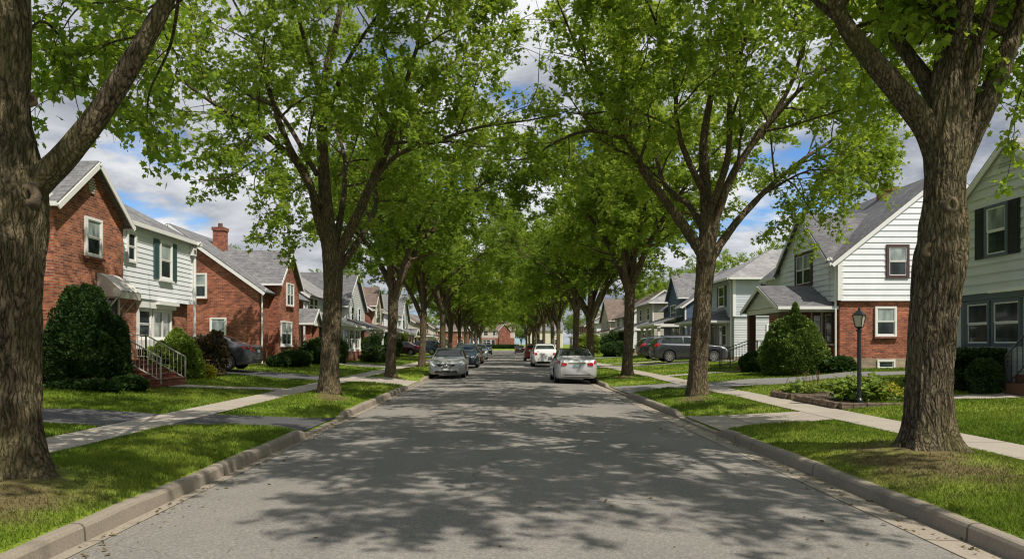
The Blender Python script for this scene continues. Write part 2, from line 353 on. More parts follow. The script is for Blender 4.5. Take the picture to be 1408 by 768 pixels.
# driveways: side, kerb-cut (y0,y1) at the road, crossing (y0,y1) at the sidewalk, far end X, material, apron material
DRIVES = [
    dict(s=-1, k=(13.1, 15.9), w=(12.6, 14.8), l=(12.3, 14.4), xe=24.0, mat='drive', apr='drive'),
    dict(s=-1, k=(27.0, 31.6), w=(28.0, 31.0), l=(28.4, 31.4), xe=24.0, mat='drive', apr='concrete_x'),
    dict(s=-1, k=(44.0, 48.0), w=(44.6, 47.2), l=(44.8, 47.0), xe=20.0, mat='drive_grey', apr='concrete_x'),
    dict(s=-1, k=(75.0, 79.0), w=(75.5, 78.5), l=(75.5, 78.5), xe=20.0, mat='drive_grey', apr='concrete_x'),
    dict(s=1, k=(13.3, 16.2), w=(13.8, 15.4), l=None, xe=0, mat=None, apr='concrete_x'),
    dict(s=1, k=(23.0, 27.6), w=(23.8, 26.6), l=(24.4, 26.9), xe=26.0, mat='drive_grey', apr='drive_grey'),
    dict(s=1, k=(43.4, 48.6), w=(44.2, 47.8), l=(44.4, 47.8), xe=22.0, mat='drive_grey', apr='concrete_x'),
    dict(s=1, k=(66.8, 70.6), w=(67.2, 70.2), l=(67.2, 70.2), xe=20.0, mat='drive_grey', apr='concrete_x'),
]
PATHS = [  # footpaths: side, |X| from, to, Y at from, Y at to, half width
    (-1, 6.9, 9.75, 22.8, 21.2, .5), (1, 7.3, 11.7, 17.3, 16.5, .5), (1, 7.3, 11.9, 32.6, 31.6, .5), (-1, 6.9, 11.0, 44.0, 43.6, .45), (1, 7.3, 12.2, 51.5, 50.2, .5)]
def sstep(a, b, x):
    t = np.clip((x - a) / (b - a), 0, 1); return t * t * (3 - 2 * t)
def cut(side, Y):
    Y = np.asarray(Y, float); c = np.zeros_like(Y)
    for d in DRIVES:
        if d['s'] == side:
            c = np.maximum(c, sstep(d['k'][0] - .45, d['k'][0] + .1, Y) * (1 - sstep(d['k'][1] - .1, d['k'][1] + .45, Y)))
    return c
def terr(X, Y):
    X = np.asarray(X, float); Y = np.asarray(Y, float); X, Y = np.broadcast_arrays(X, Y)
    t = np.where(X > XR, X - XR, np.where(X < XL, XL - X, -1.0))
    z = np.interp(t, T_K, Z_K)
    for side in (-1, 1):
        m = ((X > 0) if side > 0 else (X < 0)) & (t > .02) & (t < T_W0)
        ap = np.interp(t, [0, .16, T_W0], [.02, .035, .215])
        z = np.where(m, z + (ap - z) * cut(side, Y), z)
    und = .035 * np.sin(X * 1.3 + Y * .35) * np.sin(Y * .83 + X * .4)
    z = z + np.where(((t > .4) & (t < 2.2)) | (t > 4.2), und * np.clip(np.minimum(t - .4, np.where(t < 2.3, 2.2 - t, t - 4.2)) / .5, 0, 1), 0) * (1 - np.maximum(cut(-1, Y) * (X < 0), cut(1, Y) * (X > 0)) * (t < 2.4))
    for i, (tx, ty) in enumerate(TREE_BASES):
        r2 = (X - tx) ** 2 + (Y - ty) ** 2; z = z + np.where(t > .2, .11 * np.exp(-r2 / .75) * np.clip(t - .2, 0, 1), 0) * np.where((t > T_W0) & (t < 3.44), 0.0, 1)
    # beyond the T junction
    e = np.interp(Y, [Y_END, Y_END + .3, Y_END + 7, Y_END + 7.3, Y_END + 22, Y_END + 60, 2000], [0, -.06, -.06, .15, .55, .7, 1.2])
    far = np.where(Y >= Y_END + .3, e, z)
    k = np.clip((Y - Y_END) / .3, 0, 1)
    return np.where(Y > Y_END, z * (1 - k) + far * k, z)
def zt(x, y): return float(terr(x, y))

def grid_mesh(name, Xs, Ys, dz, mat, kind='structure', parent=None, zf=terr):
    X, Y = np.meshgrid(Xs, Ys); Z = zf(X, Y) + dz
    V = np.stack([X, Y, Z], -1).reshape(-1, 3); nx = len(Xs); ny = len(Ys)
    i = np.arange((ny - 1) * (nx - 1)); r = i // (nx - 1); c = i % (nx - 1); a = r * nx + c
    o = np_mesh(name, V, np.stack([a, a + 1, a + nx + 1, a + nx], 1), mat, smooth=True, parent=parent)
    return tag(o, kind=kind) if kind else o
def ruled(name, side, xs, lo, hi, mat, dz, n=14, kind='structure'):   # strip between y=lo(x) and y=hi(x)
    V = []; xs = list(xs)
    for x in xs:
        for k in range(n + 1):
            y = lo(x) + (hi(x) - lo(x)) * k / n; V.append((side * x, y, zt(side * x, y) + dz))
    F = [(i * (n + 1) + k, i * (n + 1) + k + 1, (i + 1) * (n + 1) + k + 1, (i + 1) * (n + 1) + k) for i in range(len(xs) - 1) for k in range(n)]
    return tag(np_mesh(name, np.array(V), np.array(F), mat, smooth=True), kind=kind)

ys = np.concatenate([np.arange(-30, 0, 1.0), np.arange(0, 34, .2), np.arange(34, 60, .5), np.arange(60, 186, 2.0), [186, 186.3, 190, 193, 193.3], np.arange(196, 260, 6), [300, 400, 600, 900, 1500]])
tt = np.concatenate([[0, .02, .16], np.arange(.3, 2.3, .18), [2.38, 2.9, 3.44], np.arange(3.6, 12.6, .4), np.arange(13, 31, 3), [45, 80, 150, 300, 700]])
xs_all = np.concatenate([(XL - tt)[::-1], [-1.5, 1.8], XR + tt])
grid_mesh('ground', xs_all, ys, 0.0, M['lawn'])

def road_z(X, Y):
    u = (X - XL) / (XR - XL); return .075 * (1 - (2 * u - 1) ** 2) - .004
grid_mesh('road', np.linspace(XL - .01, XR + .01, 13), np.concatenate([np.arange(-30, 190, 2.0), [190, Y_END + 7.2]]), 0.0, M['asphalt'], zf=road_z)
tag(np_mesh('cross_street', np.array([(-150, Y_END - .1, -.01), (150, Y_END - .1, -.01), (150, Y_END + 7.1, -.01), (-150, Y_END + 7.1, -.01)]), np.array([(0, 1, 2, 3)]), M['asphalt']), kind='structure')
yk = np.concatenate([np.arange(-30, 0, 2.0), np.arange(0, 60, .25), np.arange(60, Y_END + .1, 2.0)])
for side, xe in ((-1, XL), (1, XR)):
    prof = [(0.0, -.05), (.012, .115), (.03, .14), (.055, .15), (.125, .152), (.14, .145), (.14, .02)]
    V = []; n = len(prof)
    c = cut(side, yk); jag = .006 * np.sin(yk * 2.1) + .004 * np.sin(yk * 5.7)
    for y, ck, j in zip(yk, c, jag):
        for a, z in prof:
            V.append((xe + side * (a + (j if z > 0 else 0)), y, z if z < 0.03 else z * (1 - ck) + .035 * ck + j * .5))
    F = [(i * n + k, i * n + k + 1, (i + 1) * n + k + 1, (i + 1) * n + k) for i in range(len(yk) - 1) for k in range(n - 1)]
    tag(np_mesh('kerb', np.array(V), np.array(F), M['kerb'], smooth=False), kind='structure')
    xg = np.linspace(0, .34 if side > 0 else .14, 4)
    X, Y = np.meshgrid(xe - side * xg, yk); Z = road_z(X, Y) + .006
    V = np.stack([X, Y, Z], -1).reshape(-1, 3); nx = 4; i = np.arange((len(yk) - 1) * 3); a = (i // 3) * nx + i % 3
    tag(np_mesh('gutter', V, np.stack([a, a + 1, a + nx + 1, a + nx], 1), M['gutter'], smooth=True), kind='structure')
    wob = lambda y: 0.0
    xw = side * np.array([abs(xe) + T_W0, abs(xe) + 2.9, abs(xe) + T_W1])
    grid_mesh('sidewalk', np.sort(xw), yk, .022, M['concrete'])
    # kerb of the lawn beyond the junction is part of the far lawn
for i, d in enumerate(DRIVES):
    s = d['s']; xe = XL if s < 0 else XR; x0 = abs(xe) + .17; x1 = abs(xe) + T_W0 + .01; x2 = abs(xe) + T_W1 - .01
    lerp = lambda a, b: (lambda x: a[0] + (b[0] - a[0]) * np.clip((x - x0) / (x1 - x0), 0, 1))
    lo = lambda x, d=d, x0=x0, x1=x1: d['k'][0] + (d['w'][0] - d['k'][0]) * min(1, ((x - x0) / (x1 - x0)) ** .6)
    hi = lambda x, d=d, x0=x0, x1=x1: d['k'][1] + (d['w'][1] - d['k'][1]) * min(1, ((x - x0) / (x1 - x0)) ** .6)
    d['alo'], d['ahi'], d['x'] = lo, hi, (x0, x1, x2)
    ruled('driveway_apron', s, np.linspace(x0, x1, 14), lo, hi, M[d['apr']], .018)
    if d['l']:
        l0 = lambda x, d=d, x2=x2: d['w'][0] + (d['l'][0] - d['w'][0]) * min(1, (x - x2) / 3) if x > x2 else d['w'][0]
        l1 = lambda x, d=d, x2=x2: d['w'][1] + (d['l'][1] - d['w'][1]) * min(1, (x - x2) / 3) if x > x2 else d['w'][1]
        d['llo'], d['lhi'] = l0, l1
        ruled('driveway', s, np.concatenate([np.linspace(x2, 12.8, 24), np.linspace(13.2, d['xe'], 12)]), l0, l1, M[d['mat']], .016)
for s, xa, xb, ya, yb, hw in PATHS:
    fc = lambda x, xa=xa, xb=xb, ya=ya, yb=yb: ya + (yb - ya) * sstep(xa, xb, np.array(x))
    ruled('footpath', s, np.linspace(xa - .02, xb, 16), lambda x, fc=fc, hw=hw: float(fc(x)) - hw, lambda x, fc=fc, hw=hw: float(fc(x)) + hw, M['concrete_x'], .018, n=6)

HOUSE_RECTS = []   # (x0,x1,y0,y1) footprints, filled by the houses
def grass_ok(X, Y):
    t = np.where(X > XR, X - XR, np.where(X < XL, XL - X, -1.0))
    ok = (t > .16) & ~((t > T_W0 - .03) & (t < T_W1 + .03)) & (Y < Y_END)
    ax = np.abs(X)
    for d in DRIVES:
        sd = (X * d['s'] > 0); x0, x1, x2 = d['x']
        f = np.clip((ax - x0) / (x1 - x0), 0, 1) ** .6
        lo = d['k'][0] + (d['w'][0] - d['k'][0]) * f; hi = d['k'][1] + (d['w'][1] - d['k'][1]) * f
        ok &= ~(sd & (ax < x1) & (Y > lo - .02) & (Y < hi + .02))
        if d['l']:
            g = np.clip((ax - x2) / 3, 0, 1); lo = d['w'][0] + (d['l'][0] - d['w'][0]) * g; hi = d['w'][1] + (d['l'][1] - d['w'][1]) * g
            ok &= ~(sd & (ax >= x2) & (ax < d['xe']) & (Y > lo - .02) & (Y < hi + .02))
    for s, xa, xb, ya, yb, hw in PATHS:
        c = ya + (yb - ya) * sstep(xa, xb, ax); ok &= ~((X * s > 0) & (ax > xa - .1) & (ax < xb) & (np.abs(Y - c) < hw))
    for (x0, x1, y0, y1) in HOUSE_RECTS: ok &= ~((X > x0) & (X < x1) & (Y > y0) & (Y < y1))
    for i, (tx, ty) in enumerate(TREE_BASES): ok &= ((X - tx) ** 2 + (Y - ty) ** 2) > (.5 if i < 2 else .36) ** 2
    return ok
def make_grass():
    P = []
    zones = [(4.2, 7, 4200), (7, 10, 3600), (10, 14, 1500), (14, 20, 700), (20, 30, 300), (30, 45, 90), (45, 75, 26)]
    for y0, y1, dens in zones:
        for s, xe in ((-1, XL), (1, XR)):
            xo = min(abs(xe) + 13.0, y1 * .78 + .5)
            if xo <= abs(xe): continue
            n = int(dens * (y1 - y0) * (xo - abs(xe)))
            X = s * (abs(xe) + .15 + rng.random(n) * (xo - abs(xe))); Y = y0 + rng.random(n) * (y1 - y0)
            vis = np.abs(X) < Y * .76 + .6
            X, Y = X[vis], Y[vis]; ok = grass_ok(X, Y); P.append(np.stack([X[ok], Y[ok]], 1))
    P = np.concatenate(P); n = len(P); X, Y = P[:, 0], P[:, 1]; Z = terr(X, Y)
    dirt = np.zeros(n)
    for i, (tx, ty) in enumerate(TREE_BASES[:4]):
        dirt = np.maximum(dirt, np.clip(1 - np.hypot(X - tx - (.25 if tx < 0 else -.3), (Y - ty - .0) * .62 + .45 * .62) / ((1.25, 1.6)[i] if i < 2 else .75), 0, 1))
    clump = .5 + .5 * np.sin(X * 3.1 + np.sin(Y * 2.3) * 1.5) * np.sin(Y * 2.7 + X)
    keep = rng.random(n) > np.clip(dirt * 1.15, 0, .8); X, Y, Z, clump, dirt = X[keep], Y[keep], Z[keep], clump[keep], dirt[keep]; n = len(X)
    h = (.030 + .028 * rng.random(n) + .012 * clump) * (1 - .5 * dirt) + np.clip(Y - 14, 0, 40) * .0005
    w = .0022 + .00042 * Y
    a = rng.random(n) * 2 * np.pi; la = rng.random(n) * 2 * np.pi; ln = h * (.25 + .75 * rng.random(n))
    b0 = np.stack([X - np.cos(a) * w, Y - np.sin(a) * w, Z - .004], 1); b1 = np.stack([X + np.cos(a) * w, Y + np.sin(a) * w, Z - .004], 1)
    tp = np.stack([X + np.cos(la) * ln, Y + np.sin(la) * ln, Z + h], 1)
    V = np.stack([b0, b1, tp], 1).reshape(-1, 3); F = np.arange(3 * n).reshape(-1, 3)
    tint = np.repeat(np.clip(rng.normal(.5, .22, n), 0, 1), 3).reshape(-1, 3); tint[:, :2] *= .45
    tag(np_mesh('grass', V, F, M['blade'], attrs={'tint': tint.ravel()}), kind='stuff')
    print('grass blades', n)
# ------------------------------------------------------------------ trees
def catmull(P, k):
    P = np.asarray(P, float); n = len(P)
    if n < 3:
        t = np.linspace(0, 1, k + 1)[:, None]; return P[0] * (1 - t) + P[-1] * t
    Q = np.vstack([2 * P[0] - P[1], P, 2 * P[-1] - P[-2]]); out = []
    for i in range(n - 1):
        p0, p1, p2, p3 = Q[i:i + 4]
        for t in np.linspace(0, 1, k, endpoint=False):
            out.append(.5 * ((2 * p1) + (-p0 + p2) * t + (2 * p0 - 5 * p1 + 4 * p2 - p3) * t * t + (-p0 + 3 * p1 - 3 * p2 + p3) * t ** 3))
    out.append(P[-1]); return np.array(out)
def frames(P):
    T = np.gradient(P, axis=0); T /= np.linalg.norm(T, axis=1)[:, None] + 1e-9
    ref = np.array([1., 0, 0]) if abs(T[0][0]) < .8 else np.array([0, 1., 0])
    X = []; x = ref - T[0] * ref.dot(T[0]); x /= np.linalg.norm(x)
    for t in T:
        x = x - t * x.dot(t); x = x / (np.linalg.norm(x) + 1e-9); X.append(x)
    X = np.array(X); return T, X, np.cross(T, X)
class Bark:
    def __init__(s): s.V = []; s.F = []; s.n = 0
    def tube(s, P, r, n, disp=None):
        P = np.asarray(P, float); r = np.asarray(r, float); T, X, Y = frames(P); m = len(P)
        a = np.linspace(0, 2 * np.pi, n, endpoint=False)
        rad = r[:, None] * np.ones(n)[None, :]
        if disp is not None: rad = rad + disp(P, a, r)
        V = P[:, None, :] + rad[:, :, None] * (np.cos(a)[None, :, None] * X[:, None, :] + np.sin(a)[None, :, None] * Y[:, None, :])
        i = np.arange((m - 1) * n); q = i // n; k = i % n; k2 = (k + 1) % n
        s.V.append(V.reshape(-1, 3)); s.F.append(np.stack([q * n + k, q * n + k2, (q + 1) * n + k2, (q + 1) * n + k], 1) + s.n); s.n += m * n
def unit(v): return v / (np.linalg.norm(v) + 1e-9)
def side_dir(t, ang, az, g):
    ref = np.array([0, 0, 1.]) if abs(t[2]) < .95 else np.array([1., 0, 0])
    x = unit(np.cross(t, ref)); y = np.cross(x, t)
    return unit(t * math.cos(ang) + (x * math.cos(az) + y * math.sin(az)) * math.sin(ang))
def walk(p, d, L, n, g, wig, trop=0.0, droop=0.0):
    P = [p]; st = L / n
    for i in range(n):
        d = unit(d + g.normal(0, wig, 3) + np.array([0, 0, trop - droop * (i / n)])); p = p + d * st; P.append(p)
    return np.array(P)
KITE = dict(   # small folded leaf, two quads
    v=np.array([(0, 0, 0), (.42, .40, .06), (1, 0, -.06), (.42, -.40, .06), ]), f=np.array([(0, 1, 2, 3)]))
MAPLE = dict(  # five-lobed maple leaf drawn as a star fan
    v=np.array([(.0, 0, 0), (.18, .16, .02), (.02, .40, .0), (.34, .35, .04), (.55, .55, -.03), (.66, .27, .03), (1.0, 0, -.10), (.66, -.27, .03), (.55, -.55, -.03), (.34, -.35, .04), (.02, -.40, 0), (.18, -.16, .02), (.40, 0, .03)]),
    f=np.array([(12, i, i + 1 if i < 11 else 0) for i in range(0, 12)]))
STAR3 = dict(  # three-lobed leaf, three kites
    v=np.array([(0, 0, 0), (.40, .22, .05), (1, 0, -.10), (.40, -.22, .05), (.16, .30, .03), (.52, .56, -.06), (.56, .14, .04), (.16, -.30, .03), (.52, -.56, -.06), (.56, -.14, .04)]),
    f=np.array([(0, 1, 2, 3), (0, 6, 5, 4), (0, 7, 8, 9)]))
def leaf_mesh(name, pos_, axis, size, shape, mat, g, tilt=.55, parent=None, tint=None, make=True, up=1.0):
    n = len(pos_); ax = axis / (np.linalg.norm(axis, axis=1)[:, None] + 1e-9)
    nr = np.stack([np.zeros(n), np.zeros(n), np.full(n, up)], 1) + g.normal(0, tilt, (n, 3))
    nr -= ax * (nr * ax).sum(1)[:, None]; nr /= np.linalg.norm(nr, axis=1)[:, None] + 1e-9
    sd = np.cross(nr, ax); v = shape['v']; k = len(v)
    V = pos_[:, None, :] + size[:, None, None] * (v[None, :, 0, None] * ax[:, None, :] + v[None, :, 1, None] * sd[:, None, :] + v[None, :, 2, None] * nr[:, None, :])
    F = (shape['f'][None] + (np.arange(n) * k)[:, None, None]).reshape(-1, shape['f'].shape[1])
    if tint is None: tint = np.clip(g.normal(.5, .22, n), 0, 1)
    return np_mesh(name, V.reshape(-1, 3), F, mat, smooth=False, attrs={'tint': np.repeat(tint, k)}, parent=parent, make=make)

def near_disp(seed, flare_h, bulges, z0):
    """furrowed, interlacing bark ridges, root flare, burls"""
    def f(P, a, r):
        m, n = len(P), len(a); out = np.zeros((m, n)); s = np.concatenate([[0], np.cumsum(np.linalg.norm(np.diff(P, axis=0), axis=1))])
        for i in range(m):
            for j in range(n):
                ca, sa = math.cos(a[j]), math.sin(a[j])
                w = mnoise.noise((ca * 1.3 + seed, sa * 1.3, s[i] * .9)) * .5
                v = mnoise.noise((ca * 5.2 + seed + w, sa * 5.2 + w, s[i] * 1.5 + w)); rdg = 1 - abs(v) * 2.4
                v2 = mnoise.noise((ca * 10.5 + seed, sa * 10.5 + 3, s[i] * 3.4 + w)); r2 = 1 - abs(v2) * 2.2
                lump = mnoise.noise((ca * 1.1 + 7 + seed, sa * 1.1, s[i] * .8))
                out[i, j] = r[i] * (.055 * -max(rdg, -.6) + .028 * -max(r2, -.5) + .085 * lump)
        zz = (P[:, 2] - z0)[:, None]
        lob = 1 + .55 * np.sin(a * 5 + seed) + .3 * np.sin(a * 3 + 1.7 * seed)
        out += np.exp(-np.clip(zz, 0, None) / flare_h) * r[:, None] * .30 * lob[None, :]
        for bz, ba, br, bh in bulges:
            da = np.abs((a - ba + np.pi) % (2 * np.pi) - np.pi)[None, :] * r[:, None]; out += bh * np.exp(-((zz - bz) ** 2 + da ** 2) / br ** 2)
        return out
    return f
def make_tree(name, label, group, base, trunk, limbs, seed, leaf=STAR3, lsize=.13, dens=1.0, near=False, mat='leaf', bark='bark',
              bulges=(), l1=(9, 2.6), l2=(7, 1.15), zmin=3.0, lstart=.3, xfilter=None, leaves_n=13, tip=.35, extra=()):
    """trunk: list of (point, radius); limbs: list of (points, r0). Points are world positions."""
    g = np.random.default_rng(seed); root = tag(empty(name, base), label, 'tree', group); b0 = np.array(base, float); B = Bark(); LP = []; LA = []
    tp = catmull([p for p, r in trunk], 26 if near else 8); tr = catmull([(r, 0, 0) for p, r in trunk], 26 if near else 8)[:, 0]
    if near: B.tube(tp, tr, 150, near_disp(seed * 1.37, .22, bulges, b0[2]))
    else:
        fl = np.exp(-np.clip(tp[:, 2] - b0[2], 0, None) / .16) * .22
        B.tube(tp, tr * (1 + fl), 28, lambda P, a, r: r[:, None] * (-.07 + .045 * np.sin(a * 5 + P[:, 2:3] * .8 + seed) + .03 * np.sin(a * 9 - P[:, 2:3] * 2.1) + .012 * g.normal(0, 1, (len(P), len(a)))))
    def twig(p, d, L):
        P = walk(p, d, L, 4, g, .16, .0, .16)
        if P[-1][2] < zmin - .5 or (xfilter is not None and zmin > 0 and not xfilter(P[-1:])[0]): return
        B.tube(P, np.linspace(.006, .002, 5), 3)
        k = max(3, int(leaves_n * dens * (.6 + .8 * g.random())))
        t = g.random(k) ** .7 * 4; i = np.minimum(t.astype(int), 3); q = P[i] + (P[i + 1] - P[i]) * (t - i)[:, None]
        q = q + g.normal(0, .045 + .05 * L, (k, 3)); dd = unit(P[-1] - P[0])
        ax = dd[None, :] * .5 + g.normal(0, .62, (k, 3)) + np.array([0, 0, -.30]); LP.append(q); LA.append(ax)
    def branch(P, r0, r1, lev, L):
        if lev == 2 and xfilter is not None and zmin > 0 and not xfilter(P[2:3])[0]: return
        rr = np.linspace(r0, r1, len(P)); B.tube(P, rr, 8 if lev == 1 else 5)
        seg = np.linalg.norm(np.diff(P, axis=0), axis=1); T, X, Y = frames(P)
        cnt, ln = (l2 if lev == 1 else (5, .5)); cnt = max(2, int(cnt * (.75 + .5 * g.random())))
        for c in range(cnt):
            t = (.22 + .78 * (c + g.random()) / cnt) * (len(P) - 1.001); i = int(t); p = P[i] + (P[i + 1] - P[i]) * (t - i)
            d = side_dir(T[i], .5 + .55 * g.random(), g.random() * 6.283, g); d[2] += .08
            l = ln * (.6 + .7 * g.random()) * (1.05 - .35 * t / len(P))
            if lev == 1: branch(walk(p, unit(d), l, 5, g, .15, .03, .12), max(.006, rr[i] * .45), .004, 2, l)
            else: twig(p, unit(d), l)
        twig(P[-1], T[-1], .45)
    for pts, r0, *opt in limbs:
        P = catmull(pts, 12 if near else 7); L = np.linalg.norm(np.diff(P, axis=0), axis=1).sum(); st = opt[0] if opt else lstart
        rr = np.interp(np.linspace(0, 1, len(P)), [0, .5, 1], [r0, r0 * .58, .02])
        if near and r0 > .09: B.tube(P, rr, 72, near_disp(seed * 2.1 + r0 * 31, .001, (), -99))
        else: B.tube(P, rr, 14, lambda P_, a, r: r[:, None] * .07 * g.normal(0, 1, (len(P_), len(a))))
        T, X, Y = frames(P); cnt = max(3, int(l1[0] * L / 6.0 + .5)); az = g.random() * 6.28
        for c in range(cnt):
            f = st + (1 - st) * (c + .5 * g.random() + .25) / cnt; t = f * (len(P) - 1.001); i = int(t); p = P[i] + (P[i + 1] - P[i]) * (t - i)
            az += 2.4 + g.normal(0, .4); d = side_dir(T[i], .65 + .5 * g.random(), az, g); d[2] = d[2] * .8 + .05
            l = l1[1] * (.65 + .6 * g.random()) * (1.12 - .5 * f)
            if p[2] + d[2] * l < zmin: d[2] = abs(d[2]) * .6 + .1
            branch(walk(p, unit(d), l, 7, g, .13, .05, .16), max(.012, rr[i] * .5), .006, 1, l)
        branch(walk(P[-1], T[-1], l1[1] * .5, 5, g, .1, .05), .02, .006, 1, 1)
    n_main = len(LP); zm0 = zmin; zmin = -9
    for pts, r0 in extra:                       # thin hanging branches with leaves to their tips
        P = catmull(pts, 6); branch(P, r0, .006, 1, 1.0)
    V = np.concatenate(B.V) - b0; np_mesh('trunk', V, np.concatenate(B.F), M[bark], smooth=True, parent=root)
    LPa = np.concatenate(LP); LAa = np.concatenate(LA); zmin = zm0; n_m = sum(len(q) for q in LP[:n_main]); ok = LPa[:, 2] > zmin - .6
    if xfilter is not None: ok &= xfilter(LPa)
    ok[n_m:] = True
    LPa = LPa[ok]; LAa = LAa[ok]; n = len(LPa); sz = lsize * (.7 + .6 * g.random(n))
    # light and dark clumps through the crown
    cl = np.array([mnoise.noise(Vector(p * .8)) for p in LPa[::40]]); tint = np.clip(g.normal(.5, .2, n) + .25 * np.repeat(cl, 40)[:n], 0, 1)
    leaf_mesh('crown', LPa - b0, LAa, sz, leaf, M[mat], g, parent=root, tint=tint)
    STATS.append((name, n, len(V))); return root
def auto_limbs(base, fork, g, n=5, H=12.0, spread=5.0, r0=.17):
    out = []; a0 = g.random() * 6.28
    for i in range(n):
        a = a0 + 6.283 * i / n + g.normal(0, .25); s = spread * (.75 + .45 * g.random()); top = base[2] + H * (.62 + .3 * g.random())
        d = np.array([math.cos(a), math.sin(a), 0]); f = np.array(fork) + np.array([0, 0, g.normal(0, .25)])
        out.append(([f - np.array([0, 0, .35]), f + d * s * .22 + np.array([0, 0, (top - f[2]) * .32]), f + d * s * .58 + np.array([0, 0, (top - f[2]) * .7]), np.array([f[0], f[1], top]) + d * s], r0 * (.75 + .4 * g.random())))
    f = np.array(fork); out.append(([f - np.array([0, 0, .4]), f + np.array([.2 * g.normal(), .2 * g.normal(), H * .25]), np.array([base[0] + g.normal(0, .6), base[1] + g.normal(0, .6), base[2] + H * .93])], r0))
    return out
def copy_tree(src, name, label, group, loc, rz, sc):
    r = src.copy(); r.name = name; link(r); r.location = loc; r.rotation_euler = (0, 0, rz); r.scale = sc
    tag(r, label, 'tree', group)
    for ch in src.children:
        c = ch.copy(); link(c); c.parent = r
    return r
STATS = []
V3 = lambda *a: np.array(a, float)
GROUP_L = 'maples in the row along the left-hand verge'; GROUP_R = 'maples in the row along the right-hand verge'
def scar(parent, c, n, r, hole=True):  # healed branch stub: low ring around a dark hollow, seated on the bark
    n = Vector(n).normalized(); me = [k for k in parent.children if k.name.startswith('trunk')][0].data
    bv = BVHTree.FromPolygons([v.co for v in me.vertices], [p.vertices for p in me.polygons]); o_ = Vector(c) - parent.location
    hit = bv.ray_cast(o_ + n * 1.5, -n)[0]
    if hit is None: return
    c = hit + parent.location - n * r * .05; q = n.to_track_quat('Z', 'Y'); b = MB()
    prof = [(r * 1.6, -r * .8), (r * 1.3, -r * .14), (r * 1.05, r * .07), (r * .8, r * .08), (r * .6, -r * .02), (r * .50, -r * .25)] if hole else [(r * 1.5, -r * .7), (r * 1.2, -r * .05), (r * .9, r * .08), (r * .5, r * .0), (r * .2, -r * .03), (.001, -r * .02)]
    k = 20; vs = []
    for i, (rr, h) in enumerate(prof):
        for j in range(k):
            a = 6.2832 * j / k; w = 1 + .08 * math.sin(a * 3 + r * 50) + .06 * math.sin(a * 7 + r * 90); vs.append(q @ Vector((rr * w * math.cos(a), rr * w * 1.15 * math.sin(a), h)))
    fs = [(i * k + j, i * k + (j + 1) % k, (i + 1) * k + (j + 1) % k, (i + 1) * k + j) for i in range(len(prof) - 1) for j in range(k)]
    b.add(vs, fs); o = b.build('branch_scar', M['scar'], parent, smooth=True); o.location = Vector(c) - parent.location
    if not hole: return
    h = MB(); h.add([q @ Vector((r * .5 * math.cos(6.2832 * j / k), r * .55 * math.sin(6.2832 * j / k), 0)) for j in range(k)], [tuple(range(k))])
    h.v = [tuple(Vector(v) - (q @ Vector((0, 0, r * .24)))) for v in h.v]
    h.build('hollow', M['hollow'], o)

